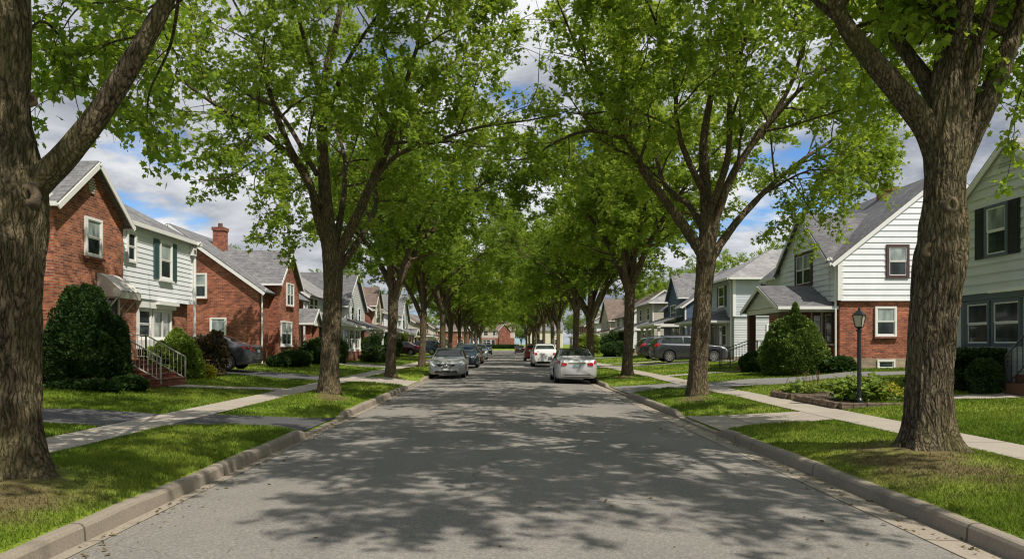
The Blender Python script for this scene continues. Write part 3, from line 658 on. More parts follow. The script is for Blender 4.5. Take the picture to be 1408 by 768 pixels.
def build_trees():
    # --- near left maple
    z0 = zt(-4.85, 7.3) - .05; Y = 7.3
    A = lambda px, py, y=Y: np.array(at(px, py, y))
    tr = [(V3(-5.01, Y, z0 - .12), .40), (V3(-5.01, Y, z0 + .25), .355), (V3(-5.01, Y, z0 + .8), .325), (V3(-5.02, Y, z0 + 1.6), .33), (V3(-5.0, Y, z0 + 2.3), .365), (V3(-4.99, Y, z0 + 2.8), .385), (V3(-5.02, Y, z0 + 3.25), .335), (V3(-5.03, Y, z0 + 3.7), .255), (V3(-4.99, Y, z0 + 4.6), .225), (V3(-4.92, Y - .1, z0 + 6.2), .19), (V3(-4.6, Y - .2, 8.2), .12), (V3(-4.3, Y, 10.5), .04)]
    limbs = [([A(14, 300), A(48, 255), A(92, 212), A(140, 150), A(186, 78), A(224, 12), A(262, -60), V3(-2.3, 7.7, 6.9), V3(-1.5, 8.2, 8.4), V3(-.9, 8.6, 10)], .155, .6),
             ([V3(-4.95, Y, 4.9), V3(-5.4, 7.9, 6), V3(-6.6, 8.9, 7.6), V3(-8.2, 10, 9)], .13, .35), ([V3(-4.95, Y, 5.6), V3(-4.6, 8.2, 6.8), V3(-4.4, 9.8, 8.6), V3(-4.2, 11.2, 10)], .12, .4),
             ([V3(-4.9, Y, 5.4), V3(-4.7, 6.2, 6.6), V3(-4.2, 4.6, 8.2), V3(-3.6, 3.4, 9.6)], .12, .4), ([V3(-4.8, Y, 6.4), V3(-5.6, 6.6, 7.4), V3(-7.4, 5.4, 8.8)], .11, .4), ([V3(-4.9, Y, 5.8), V3(-3.6, 6.0, 7.4), V3(-2.0, 4.6, 8.8), V3(-.6, 3.4, 9.8)], .12, .35), ([V3(-4.8, Y, 6.2), V3(-4.2, 5.2, 7.6), V3(-4.4, 2.6, 8.8), V3(-4.6, .6, 9.6)], .11, .35),
             ([V3(-2.75, 7.5, 6.1), V3(-2.9, 8.6, 6.7), V3(-3.2, 10.2, 7.3), V3(-3.6, 11.8, 7.8)], .08, .3)]
    extra = [([A(25, 60, 7.5), A(60, 30, 8.3), A(92, 70, 8.8), A(105, 140, 9.0)], .022), ([A(245, -20, 7.4), A(215, 40, 8.2), A(150, 60, 8.9), A(110, 88, 9.2)], .02),
             ([A(250, -40, 7.5), A(235, 60, 8.4), A(205, 130, 9.0), A(203, 195, 9.3)], .022), ([A(255, -40, 7.5), A(170, 0, 8.4), A(110, 10, 9.0), A(75, 60, 9.2)], .02),
             ([V3(-2.9, 9.4, 6.8), A(190, 20, 10.0), A(150, 75, 10.6), A(140, 110, 10.8)], .02), ([V3(-3.0, 9.4, 6.9), A(230, 20, 10), A(245, 85, 10.5), A(228, 140, 10.8)], .018), ([V3(-4.5, 9.0, 7.6), A(130, -30, 10), A(90, 0, 10.4), A(75, 30, 10.6)], .02)]
    t = make_tree('maple_tree', 'massive maple with a pale ringed knot below its fork, by the first left driveway', GROUP_L, (-5.01, Y, z0), tr, limbs, 11, leaf=MAPLE, lsize=.10, near=True, mat='leaf2', bark='bark_near',
              bulges=((2.55, -1.2, .3, .02), (2.2, 2.2, .4, .03)), l1=(6.5, 2.1), l2=(6, 1.0), zmin=5.8, extra=extra, leaves_n=14)
    scar(t, A(28, 262, 6.98), (.25, -1, .08), .078); scar(t, A(44, 118, 7.1), (.6, -.8, .1), .05, False)
    # --- near right maple
    z0 = zt(5.2, 9.2) - .05; Y = 9.2; A = lambda px, py, y=Y: np.array(at(px, py, y))
    X0 = at(1278, 600, Y).x
    tr = [(V3(X0, Y, z0 - .12), .37), (V3(X0, Y, z0 + .25), .30), (V3(X0 + .0, Y, z0 + .9), .265), (V3(X0 + .06, Y, z0 + 1.7), .275), (V3(X0 + .12, Y, z0 + 2.35), .285), (V3(X0 + .17, Y, z0 + 2.8), .265), (V3(X0 + .19, Y, z0 + 3.4), .235), (V3(X0 + .21, Y, z0 + 3.95), .265), (V3(X0 + .25, Y, z0 + 4.4), .25), (V3(X0 + .28, Y + .05, z0 + 5.2), .16), (V3(X0 + .2, Y + .2, z0 + 6.6), .12), (V3(X0 + .5, Y + .3, 9.4), .04)]
    limbs = [([A(1302, 240), A(1284, 190), A(1260, 155), A(1225, 112), A(1190, 72), A(1160, 30), A(1136, -25), V3(3.7, 9.4, 7.2), V3(2.7, 9.8, 8.8), V3(2.0, 10.2, 10.4)], .19, .52),
             ([A(1303, 215, 9.2), A(1290, 150, 9.35), A(1270, 105, 9.5), A(1235, 55, 9.8), A(1210, 0, 10.2), V3(5.1, 11, 8), V3(4.5, 12.2, 10)], .145, .45),
             ([A(1306, 225, 9.2), A(1322, 170, 9.1), A(1336, 105, 9.0), A(1352, 40, 8.9), A(1395, -50, 8.7), V3(7.3, 8.2, 8.0)], .13, .5),
             ([A(1304, 245), A(1328, 195), A(1354, 145), A(1376, 95), A(1400, 30), A(1430, -50), V3(7.8, 9.6, 7.8), V3(8.8, 10, 9.4)], .185, .5),
             ([A(1305, 140, 9.3), V3(5.5, 8.2, 7), V3(5.0, 6.4, 8.6), V3(4.4, 5, 10)], .12, .4), ([V3(3.5, 9.5, 7.4), V3(2.6, 8.4, 8.2), V3(1.6, 7.2, 9)], .07, .3), ([V3(5.5, 9.2, 6.0), V3(4.2, 7.2, 7.6), V3(2.6, 5.2, 9.0), V3(1.2, 3.6, 10.2)], .13, .35), ([V3(5.6, 9.2, 6.2), V3(5.6, 6.8, 7.8), V3(5.2, 4.2, 9.2), V3(4.6, 2.0, 10.2)], .12, .35), ([V3(5.6, 9.2, 6.4), V3(6.6, 7.2, 7.9), V3(7.4, 4.6, 9.2), V3(7.6, 2.4, 10)], .12, .35), ([V3(5.5, 9.2, 7.2), V3(4.4, 8.4, 9.2), V3(3.0, 7.4, 11)], .10, .35),
             ([V3(6.9, 9.4, 6.7), V3(7.2, 10.6, 7.2), V3(7.8, 12, 7.6)], .08, .3)]
    extra = [([A(1400, 20, 9.2), A(1440, 60, 10), A(1410, 110, 10.6), A(1392, 165, 10.8)], .02), ([A(1395, 40, 9.2), A(1360, 60, 10.2), A(1352, 110, 10.8), A(1375, 140, 11)], .018),
             ([A(1265, 60, 10), A(1290, 30, 11), A(1345, 40, 11.5), A(1380, 60, 11.6)], .018), ([A(1150, 20, 9.3), A(1165, 55, 10), A(1200, 90, 10.6), A(1240, 95, 11)], .018), ([A(1215, 20, 10), A(1250, 5, 9.6), A(1300, 20, 9.4), A(1320, 45, 9.4)], .016)]
    t = make_tree('maple_tree', 'burly maple with two oval scars on its trunk, before the pale green house', GROUP_R, (X0, Y, z0), tr, limbs, 23, leaf=MAPLE, lsize=.105, near=True, mat='leaf', bark='bark_near',
              bulges=((2.75, -.6, .28, .03), (2.35, -1.3, .28, .025)), l1=(8, 2.3), l2=(7, 1.0), zmin=6.2, extra=extra, leaves_n=14)
    scar(t, A(1311, 280, 8.95), (.1, -1, .1), .072); scar(t, A(1281, 342, 8.95), (-.5, -1, .05), .07, False)
    # --- second left maple
    z0 = zt(-4.64, 19.3) - .04; Y = 19.3; A = lambda px, py, y=Y: np.array(at(px, py, y))
    tr = [(V3(-4.64, Y, z0 - .1), .31), (V3(-4.62, Y, z0 + .6), .27), (A(455, 460), .26), (A(458, 400), .26), (A(457, 355), .275), (A(452, 320), .22), (A(446, 250), .17), (A(443, 170), .14), (A(450, 90), .10), (A(470, 0), .07), (A(480, -120), .03)]
    limbs = [([A(452, 345), A(437, 300, 19.2), A(425, 250, 19.0), A(395, 195, 18.7), A(372, 130, 18.4), A(350, 60, 18.0), A(310, -20, 17.6)], .13),
             ([A(460, 360), A(485, 310), A(512, 250, 19.1), A(538, 190, 18.8), A(548, 150, 18.5), A(575, 60, 18.0), A(620, -60, 17.4)], .15),
             ([A(462, 375, 19.4), A(490, 335, 19.9), A(515, 290, 20.6), A(520, 230, 21.6), A(540, 150, 22.6)], .11),
             ([A(515, 245, 19.1), A(548, 212, 18.6), A(605, 192, 18.0), A(660, 175, 17.4), A(730, 165, 16.8)], .075, .2),
             ([A(458, 352, 19.3), A(468, 300, 19.5), A(474, 250, 20), A(470, 200, 21), A(440, 120, 22.5), A(430, 40, 23.5)], .10),
             ([A(440, 280, 19), A(400, 215, 18.2), A(345, 175, 17.2), A(290, 140, 16.2), A(235, 100, 15.4)], .09, .25),
             ([A(436, 240, 19), A(380, 150, 19.6), A(330, 130, 20.4), A(290, 160, 21.2)], .07, .25), ([A(452, 150), A(480, 80, 18.4), A(520, 20, 17.4), A(560, -40, 16.4)], .07),
             ([A(446, 150), A(420, 60, 18.2), A(400, -20, 17.0), A(380, -100, 16)], .08), ([A(540, 170, 18.7), A(600, 100, 19.5), A(660, 70, 20.5), A(700, 40, 21)], .06, .2)]
    make_tree('maple_tree', 'tall leafy maple just past the first left driveway, in front of the two brick houses', GROUP_L, (-4.64, Y, z0), tr, limbs, 31, xfilter=lambda P: (P[:, 0] > -8.0) & ((P[:, 0] + .55 * np.sin(P[:, 2] * 2.3 + 1) + .4 * np.sin(P[:, 1] * 1.9 + P[:, 2] * 4.1) < .45) | (P[:, 2] < 6.4)) & (P[:, 2] > 4.7 + .40 * np.maximum(0, np.hypot(P[:, 0] + 4.64, P[:, 1] - 19.3) - 2)), lsize=.110, mat='leaf', l1=(9, 2.5), l2=(7, 1.1), zmin=5.0, lstart=.34, leaves_n=17,
              extra=[([A(395, 195, 18.7), A(365, 215, 18.4), A(350, 260, 18.2), A(385, 315, 18)], .02), ([A(350, 180, 17.5), A(330, 210, 17.4), A(322, 240, 17.3)], .02), ([A(425, 250, 19), A(400, 270, 18.6), A(395, 320, 18.3)], .02)])
    # --- second right maple
    z0 = zt(5.1, 19.0) - .04; Y = 19.0; A = lambda px, py, y=Y: np.array(at(px, py, y))
    tr = [(V3(5.08, Y, z0 - .1), .30), (V3(5.09, Y, z0 + .6), .26), (A(964, 450), .245), (A(968, 390), .245), (A(971, 350), .265), (A(972, 310), .20), (A(970, 260), .15), (A(968, 190), .11), (A(985, 90), .07), (A(1000, -40), .03)]
    limbs = [([A(966, 350), A(945, 318), A(918, 280, 18.8), A(885, 235, 18.5), A(862, 190, 18.2), A(830, 135, 17.8), A(800, 80, 17.2), A(770, 10, 16.5)], .15),
             ([A(975, 345), A(985, 300), A(1005, 245, 18.8), A(1040, 190, 18.5), A(1075, 150, 18.2), A(1110, 115, 17.8), A(1165, 80, 17.2)], .14),
             ([A(978, 355, 19.1), A(1005, 315, 19.4), A(1045, 270, 19.8), A(1090, 230, 20.2), A(1150, 190, 20.8), A(1200, 170, 21.2)], .12),
             ([A(968, 320, 19.1), A(950, 285, 19.6), A(915, 255, 20.2), A(900, 210, 21), A(870, 130, 22), A(860, 60, 23)], .10),
             ([A(862, 190, 18.2), A(855, 130, 18.4), A(858, 60, 18.8), A(840, -20, 19)], .08, .25), ([A(972, 300), A(1000, 220, 18), A(1005, 130, 17), A(1030, 30, 16), A(1040, -40, 15)], .10),
             ([A(970, 270), A(935, 190, 18), A(925, 100, 17), A(890, 0, 16)], .09), ([A(1045, 190, 18.5), A(1090, 110, 18), A(1110, 30, 17.4), A(1120, -60, 17)], .07, .25),
             ([A(862, 190, 18.2), A(810, 180, 18), A(765, 195, 17.8), A(735, 215, 17.6)], .06, .2)]
    make_tree('maple_tree', 'spreading maple with a low fork, beside the flower bed and the apron on the right', GROUP_R, (5.08, Y, z0), tr, limbs, 37, xfilter=lambda P: ((P[:, 0] + .5 * np.sin(P[:, 2] * 2.0) + .4 * np.sin(P[:, 1] * 2.3 + P[:, 2] * 3.7) > .75) | (P[:, 2] < 6.4)) & (P[:, 2] > 4.8 + np.where(P[:, 0] < 5, .36, .17) * np.maximum(0, np.hypot(P[:, 0] - 5.1, P[:, 1] - 19) - 2)), lsize=.110, mat='leaf', l1=(9, 2.5), l2=(7, 1.1), zmin=5.2, lstart=.34, leaves_n=17,
              extra=[([A(1150, 190, 20.8), A(1180, 200, 20.6), A(1195, 240, 20.4)], .02), ([A(1090, 230, 20.2), A(1105, 270, 20), A(1085, 310, 19.8)], .02), ([A(1120, 210, 20.5), A(1160, 240, 20.3), A(1160, 280, 20.2)], .02)])
    # --- the rest of the two rows: three sources, copied
    src = []
    for k, (nm, b) in enumerate((('maple_tree', (-4.9, 31.7)), ('maple_tree', (5.3, 31.0)), ('maple_tree', (-5.1, 45.6)))):
        g = np.random.default_rng(100 + k); z = zt(*b) - .04; base = (b[0], b[1], z); fz = z + (3.6, 3.9, 3.3)[k]
        tr = [(V3(b[0], b[1], z - .1), .28), (V3(b[0], b[1], z + .6), .235), (V3(b[0] + .06, b[1], z + 2.0), .215), (V3(b[0] + .1, b[1], fz), .23), (V3(b[0] + .1, b[1], fz + .5), .14), (V3(b[0] + .1, b[1], fz + 1), .06)]
        limbs = auto_limbs(base, (b[0] + .1, b[1], fz + .1), g, n=(6, 6, 5)[k], H=11.8, spread=(4.9, 4.7, 4.4)[k], r0=.135)
        lab = ('dark-trunked maple on the left verge just before the silver car facing us', 'forked maple on the right verge beside the silver sedan seen from behind', 'slimmer maple on the left verge directly behind the silver oncoming car')[k]
        src.append(make_tree(nm, lab, (GROUP_L, GROUP_R, GROUP_L)[k], base, tr, limbs, 60 + k, lsize=.136, mat=('leaf2', 'leaf', 'leaf')[k], l1=(9, 2.5), l2=(7, 1.15), zmin=4.1, lstart=.25, leaves_n=16))
    names = ['fifth', 'sixth', 'seventh', 'eighth', 'ninth', 'tenth', 'eleventh', 'twelfth', 'thirteenth']
    gg = random.Random(5)
    for j, y in enumerate((58.5, 70.5, 83.5, 97.5, 111, 125, 139, 153, 168)):
        x = -4.95 + gg.uniform(-.25, .25); s = gg.uniform(.92, 1.08)
        lab = '%s maple from the camera in the left row' % names[j] + (', shading the parked cars' if j < 3 else ', far down the street')
        copy_tree(src[(j + 1) % 3], 'maple_tree', lab, GROUP_L, (x, y, zt(x, y) - .04), gg.uniform(0, 6.28), (s * gg.uniform(.85, 1.1), s * gg.uniform(.85, 1.1), s * gg.uniform(.92, 1.08)))
    names = ['fourth'] + names
    for j, y in enumerate((43, 54, 66.5, 79.5, 91, 103.5, 117, 130, 144, 159)):
        x = 5.2 + gg.uniform(-.2, .25); s = gg.uniform(.92, 1.08)
        lab = '%s maple from the camera in the right row' % names[j] + (', by the parked cars' if j < 3 else ', deep in the shade of its row')
        copy_tree(src[j % 3], 'maple_tree', lab, GROUP_R, (x, y, zt(x, y) - .04), gg.uniform(0, 6.28), (s * gg.uniform(.85, 1.1), s * gg.uniform(.85, 1.1), s * gg.uniform(.92, 1.08)))
    bg = [(-24, 52, 'tree showing above the roof of the second brick house', .78), (-27, 66, 'leafy tree rising behind the pale blue house on the left', .85), (-23, 92, 'tree behind the far white houses on the left', .9), (-21, 120, 'tree beyond the last houses on the left', .9),
          (27, 74, 'round tree behind the grey hip roof on the right', .95), (22.5, 84, 'green tree behind the dark blue house', .98), (25, 98, 'tall tree behind the beige house on the right', 1.05), (24, 122, 'tree beyond the farthest houses on the right', 1.0),
          (-14, 226, 'tree behind the end houses, on the left', 1.1), (0, 232, 'tree behind the brick house closing the street', 1.15), (13, 227, 'tree behind the end houses, on the right', 1.1), (5.2, 213, 'small tree in the gap between the brick gabled end house and the cream one', .62), (21, 214, 'tree at the right end of the houses closing the street', .95), (31, 216, 'last tree along the cross street on the right', 1.0), (-24, 215, 'tree at the left end of the houses closing the street', .95), (-8.3, 214, 'small tree between the two left end houses', .6)]
    for j, (x, y, lab, s) in enumerate(bg):
        r = copy_tree(src[j % 3], 'background_tree', lab, 'trees behind the houses', (x, y, zt(x, y) - .3), gg.uniform(0, 6.28), (s, s, s * .95))
# ------------------------------------------------------------------ houses
class House:
    """local frame: x along the front, y going back from the front wall (y=0), z up from the ground at its foot"""
    def __init__(s, label, side, Xf, d0, d1, D, group='houses lining the street', zg=None, name='house', turn=None):
        s.side, s.Xf, s.d0, s.d1, s.W, s.D = side, Xf, d0, d1, d1 - d0, D
        if side == 0:      # faces the camera; d0,d1 are x positions, Xf its depth
            s.zg = zt((d0 + d1) / 2, Xf) if zg is None else zg; loc = (d0, Xf, s.zg); rz = 0
        elif side < 0: s.zg = zt(-Xf, (d0 + d1) / 2) - .02 if zg is None else zg; loc = (-Xf, d0, s.zg); rz = R(90)
        else: s.zg = zt(Xf, (d0 + d1) / 2) - .02 if zg is None else zg; loc = (Xf, d1, s.zg); rz = R(-90)
        s.root = tag(empty(name, loc, rz), label, 'house', group)
        if side: HOUSE_RECTS.append((min(side * Xf, side * (Xf + D)), max(side * Xf, side * (Xf + D)), d0, d1))
    def u(s, d): return (d - s.d0) if s.side <= 0 else (s.d1 - d)
    def F(s, n0=0.0): return lambda u, z, n: Vector((u, -n - n0, z))
    def N(s, n0=0.0, near=True):
        left = (s.side < 0) == near if s.side else near
        return (lambda v, z, n: Vector((-n - n0, v, z))) if left else (lambda v, z, n: Vector((s.W + n + n0, v, z)))
    def z(s, zw): return zw - s.zg
    # -- walls
    def clad(s, F, prof, z0, z1, mat, kind, board=.2, name=None):
        b = MB()
        if kind == 'brick':
            zs = sorted(set([z0, z1] + [z for z in getattr(prof, 'knots', []) if z0 < z < z1]))
            for a, c in zip(zs[:-1], zs[1:]):
                a0, a1 = prof(a + 1e-4); c0, c1 = prof(c - 1e-4)
                b.quad(F(a0, a, 0), F(a1, a, 0), F(c1, c, 0), F(c0, c, 0))
        else:
            z = z0
            while z < z1 - .005:
                t = min(z + board, z1); a0, a1 = prof(z + 1e-4); c0, c1 = prof(t - 1e-4)
                for k in [q for q in getattr(prof, 'knots', []) if z < q < t]: pass
                o = .034 if board > .2 else (.021 if board > .12 else .016)
                if a1 - a0 > .02:
                    b.quad(F(a0, z, o), F(a1, z, o), F(c1, t, .003), F(c0, t, .003)); b.quad(F(a0, z, -.01), F(a1, z, -.01), F(a1, z, o), F(a0, z, o))
                z = t
        return b.build(name or ('brick_wall' if kind == 'brick' else 'siding'), mat, s.root)
    def walls(s, ze, zp, roof, lower, upper, zsplit, board=.2, over=0.0, board_lo=None, found=None, front_cut=None):
        """lower/upper = (kind, material key); roof in side/front/hip"""
        s.ze, s.zp, s.roof_t = ze, zp, roof; W, D = s.W, s.D
        def rect(a, b):
            return lambda z: (a, b)
        def gable(w):
            def f(z):
                if z <= ze: return (0, w)
                k = (z - ze) / (zp - ze); return (w / 2 * k, w - w / 2 * k)
            f.knots = [ze]; return f
        pf = gable(W) if roof == 'front' else rect(0, W); pn = gable(D) if roof == 'side' else rect(0, D)
        tf = zp if roof == 'front' else ze; tn = zp if roof == 'side' else ze
        for nm, (F, pr, top) in {'front': (s.F, pf, tf), 'near': (lambda n=0: s.N(n, True), pn, tn), 'far': (lambda n=0: s.N(n, False), pn, tn)}.items():
            s.clad(F(0), pr, -.25, min(zsplit, top), M[lower[1]], lower[0], board_lo or board)
            if zsplit < top:
                s.clad(F(over if nm != 'far' else 0), pr, zsplit - (.02 if over else 0), top, M[upper[1]], upper[0], board)
                if over and nm != 'far':
                    b = MB(); Fo = F(0); w = pr(0)[1]; b.quad(Fo(0, zsplit - .02, 0), Fo(w, zsplit - .02, 0), Fo(w, zsplit - .02, over), Fo(0, zsplit - .02, over)); b.build('soffit', M['trim'], s.root)
        b = MB(); b.quad((0, D, -.3), (W, D, -.3), (W, D, ze), (0, D, ze)); b.build('back_wall', M[upper[1]], s.root)
        if found:
            b = MB(); b.box(-.03, W + .03, -.03, D + .03, -.4, found); b.build('foundation', M['stone'], s.root)
        if upper[0] != 'brick':                      # corner boards
            o = over + .026
            for x, y in ((0, 0), (W, 0)):
                xs = (x - o, x + .09) if x == 0 else (x - .09, x + o)
                b = MB(); b.box(xs[0], xs[1], -o, .09, zsplit if zsplit < ze else -.2, ze); b.build('corner_trim', M['trim'], s.root)
    def roof(s, mat, o=.32, th=.1, fascia='trim', rake=.28, cuts=()):
        W, D, ze, zp = s.W, s.D, s.ze, s.zp; b = MB(); t = MB()
        if s.roof_t == 'side':
            sl = (zp - ze) / (D / 2); y0 = -o; z0 = ze - o * sl
            xs = [-rake]; 
            for c0, c1 in cuts: xs += [c0, c1]
            xs.append(W + rake); yc = .03; zc_ = ze + yc * sl
            for i in range(0, len(xs), 2):
                b.slab([(xs[i], y0, z0), (xs[i + 1], y0, z0), (xs[i + 1], yc, zc_), (xs[i], yc, zc_)], th); gt = MB() if cuts else t; gt.box(xs[i], xs[i + 1], y0 - .11, y0 - .002, z0 - .05, z0 + .07)
                if cuts: gt.build('gutter', M[fascia], s.root)
            b.slab([(-rake, yc, zc_), (W + rake, yc, zc_), (W + rake, D / 2, zp), (-rake, D / 2, zp)], th); b.slab([(-rake, D + o, z0), (W + rake, D + o, z0), (W + rake, D / 2, zp), (-rake, D / 2, zp)], th)
            for x in (-rake - .012, W + rake + .012):
                t = MB()
                for y in (y0, D + o): t.bar((x, y, z0 - .05), (x, D / 2, zp - .03), .035, .15)
                t.build('rake_board', M[fascia], s.root)
            t = MB()
        elif s.roof_t == 'front':
            sl = (zp - ze) / (W / 2); x0 = -o; z0 = ze - o * sl
            b.slab([(x0, -rake, z0), (x0, D + rake, z0), (W / 2, D + rake, zp), (W / 2, -rake, zp)], th); b.slab([(W + o, -rake, z0), (W + o, D + rake, z0), (W / 2, D + rake, zp), (W / 2, -rake, zp)], th)
            for x in (x0, W + o):
                t.bar((x, -rake - .012, z0 - .05), (W / 2, -rake - .012, zp - .03), .035, .15)
                t.box(x - .11 if x < 0 else x + .002, x - .002 if x < 0 else x + .11, -rake, D + rake, z0 - .05, z0 + .07)
        else:
            e = [(-o, -o), (W + o, -o), (W + o, D + o), (-o, D + o)]; k = min(W, D) / 2
            sl = (zp - ze) / k; z0 = ze - o * sl * .35
            if W >= D: r0, r1 = (k, D / 2, zp), (W - k, D / 2, zp)
            else: r0, r1 = (W / 2, k, zp), (W / 2, D - k, zp)
            E = [(x, y, z0 + th) for x, y in e]; L = [(x, y, z0) for x, y in e]
            if W >= D: b.add(E + [r0, r1] + L, [(0, 1, 5, 4), (1, 2, 5), (2, 3, 4, 5), (3, 0, 4), (6, 9, 8, 7), (0, 6, 7, 1), (1, 7, 8, 2), (2, 8, 9, 3), (3, 9, 6, 0)])
            else: b.add(E + [r0, r1] + L, [(0, 1, 4), (1, 2, 5, 4), (2, 3, 5), (3, 0, 4, 5), (6, 9, 8, 7), (0, 6, 7, 1), (1, 7, 8, 2), (2, 8, 9, 3), (3, 9, 6, 0)])
            t.box(-o, W + o, -o - .11, -o - .003, z0 - .03, z0 + .10); t.box(-o - .11, -o - .003, -o, D + o, z0 - .03, z0 + .10); t.box(W + o + .003, W + o + .11, -o, D + o, z0 - .03, z0 + .10)
        s.roof_o = b.build('roof', M[mat], s.root); t.v and t.build('gutter', M[fascia], s.root)
        return s.roof_o
    def chimney(s, x, y, z1, w=.7, d=.5, mat='brick3'):
        z0 = s.ze; b = MB(); b.box(x - w / 2, x + w / 2, y - d / 2, y + d / 2, z0, z1 - .18); b.box(x - w / 2 - .05, x + w / 2 + .05, y - d / 2 - .05, y + d / 2 + .05, z1 - .18, z1)
        c = b.build('chimney', M[mat], s.roof_o); b = MB()
        b.lathe([(.13, 0), (.12, .25), (.10, .25), (.10, .02)], 10, c=(x, y, z1)); b.build('flue', M['post_brown'], c)
    def cross(s, c0, c1, zc, zpk, proj, kind, mat, roofmat, o=.22, z0=-.25, board=.2, fascia='trim', split=None, lower=None):
        """front cross gable between u=c0..c1"""
        ze, D = s.ze, s.D; W = s.W; sl = (s.zp - ze) / (D / 2) if s.roof_t == 'side' else (s.zp - ze) / (min(W, D) / 2)
        def pr(z):
            if z <= zc: return (c0, c1)
            k = (z - zc) / (zpk - zc); h = (c1 - c0) / 2; return (c0 + h * k, c1 - h * k)
        pr.knots = [zc]; F = s.F(proj)
        if split: s.clad(F, pr, z0, split, M[lower[1]], lower[0]); s.clad(F, pr, split, zpk, M[mat], kind, board)
        else: s.clad(F, pr, z0, zpk, M[mat], kind, board)
        ye = max(0, (zc - ze) / sl) + .25; yr = (zpk - ze) / sl + .15
        for x in (c0, c1): b = MB(); b.quad((x, -proj, z0), (x, ye, z0), (x, ye, zc), (x, -proj, zc)); b.build('brick_return' if kind == 'brick' else 'siding_return', M[mat], s.root)
        q = (zpk - zc) / ((c1 - c0) / 2); b = MB(); t = MB(); y0 = -proj - .24; m = (c0 + c1) / 2
        for x, sg in ((c0, -1), (c1, 1)):
            xe = x + sg * o; zz = zc - o * q
            b.slab([(xe, y0, zz), (xe, ye, zz), (m, yr, zpk), (m, y0, zpk)], .09)
            t.bar((xe, y0 - .012, zz - .05), (m, y0 - .012, zpk - .03), .035, .14); t.box(xe - .1 if sg < 0 else xe + .004, xe - .004 if sg < 0 else xe + .1, y0, ye - .3, zz - .04, zz + .07)
        b.build('gable_roof', M[roofmat], s.root); t.build('gable_trim', M[fascia], s.root)
    # -- openings
    def window(s, F, u0, u1, z0, z1, frame='trim', panes='blind', shutters=None, cols=1, rail=True, sill=True, casing=.075, sillmat=None):
        b = MB(); c = casing; d = .078
        b.fbox(F, u0 - c, u0, z0 - c, z1 + c, .004, d); b.fbox(F, u1, u1 + c, z0 - c, z1 + c, .004, d)
        b.fbox(F, u0, u1, z1, z1 + c, .004, d); b.fbox(F, u0, u1, z0 - c, z0, .004, d)
        w = b.build('window', M[frame], s.root)
        sash = MB(); sw = .035; cw = (u1 - u0) / cols; zm = (z0 + z1) / 2
        for k in range(cols):
            a, e = u0 + k * cw, u0 + (k + 1) * cw
            for (p, q, n) in ([(zm, z1, .060), (z0, zm, .048)] if rail else [(z0, z1, .054)]):
                sash.fbox(F, a, a + sw, p, q, .006, n); sash.fbox(F, e - sw, e, p, q, .006, n); sash.fbox(F, a + sw, e - sw, p, p + sw, .006, n); sash.fbox(F, a + sw, e - sw, q - sw, q, .006, n)
            if k: sash.fbox(F, a - .04, a + .04, z0, z1, .062, .074)
        sash.build('sash', M['trim'] if frame in ('trim', 'maroon', 'slate_trim') else M[frame], w)
        for k in range(cols):
            a, e = u0 + k * cw + .02, u0 + (k + 1) * cw - .02
            parts = [(zm, z1, 'glass_blind' if panes == 'blind' else ('glass_curtain' if panes == 'curtain' else 'glass'), .042), (z0, zm, 'glass_curtain' if panes == 'curtain' else 'glass', .034)] if rail else [(z0, z1, 'glass_curtain' if panes == 'curtain' else 'glass', .038)]
            for p, q, m, n in parts:
                g = MB(); g.quad(F(a, p + .02, n), F(e, p + .02, n), F(e, q - .02, n), F(a, q - .02, n)); g.build('pane', M[m], w)
        if sill:
            g = MB(); g.fbox(F, u0 - c - .05, u1 + c + .05, z0 - c - .065, z0 - c - .002, .003, .125); g.build('sill', M[sillmat or 'trim'], w)
        if shutters:
            for a in (u0 - c - .40, u1 + c + .02):
                g = MB(); g.fbox(F, a, a + .38, z0 - c, z1 + c, .026, .05)
                n = int((z1 - z0) / .07)
                for i in range(n):
                    zz = z0 - c + .06 + i * (z1 - z0 + 2 * c - .12) / n; g.fbox(F, a + .05, a + .33, zz, zz + .035, .0505, .062)
                g.build('shutter', M[shutters], s.root)
        return w
    def door(s, F, u0, u1, z0, z1, mat='darkwood', frame='trim'):
        b = MB(); c = .09; b.fbox(F, u0 - c, u0, z0, z1 + c, .004, .07); b.fbox(F, u1, u1 + c, z0, z1 + c, .004, .07); b.fbox(F, u0, u1, z1, z1 + c, .004, .07); b.build('door_frame', M[frame], s.root)
        g = MB(); g.fbox(F, u0, u1, z0, z1, .005, .03); m = (u0 + u1) / 2
        for p, q in ((z0 + .15, z0 + .8), ):
            g.fbox(F, u0 + .12, u1 - .12, p, q, .031, .045)
        d = g.build('door', M[mat], s.root); g = MB(); g.quad(F(u0 + .14, z0 + 1.0, .036), F(u1 - .14, z0 + 1.0, .036), F(u1 - .14, z1 - .15, .036), F(u0 + .14, z1 - .15, .036)); g.build('pane', M['glass'], d)
        g = MB(); p = F(u1 - .08, z0 + 1.0, .06); g.lathe([(.0, -.03), (.03, -.02), (.03, .02), (0, .03)], 8, c=p); g.build('handle', M['trimgrey'], d)
    def downspout(s, x, y, z1, mat='trim', z0=0.05):
        b = MB(); b.tube([(x, y, z0), (x, y, z1 - .35), (x, y - .12, z1 - .12), (x, y - .25, z1)], .045, 6); b.build('downspout', M[mat], s.root)
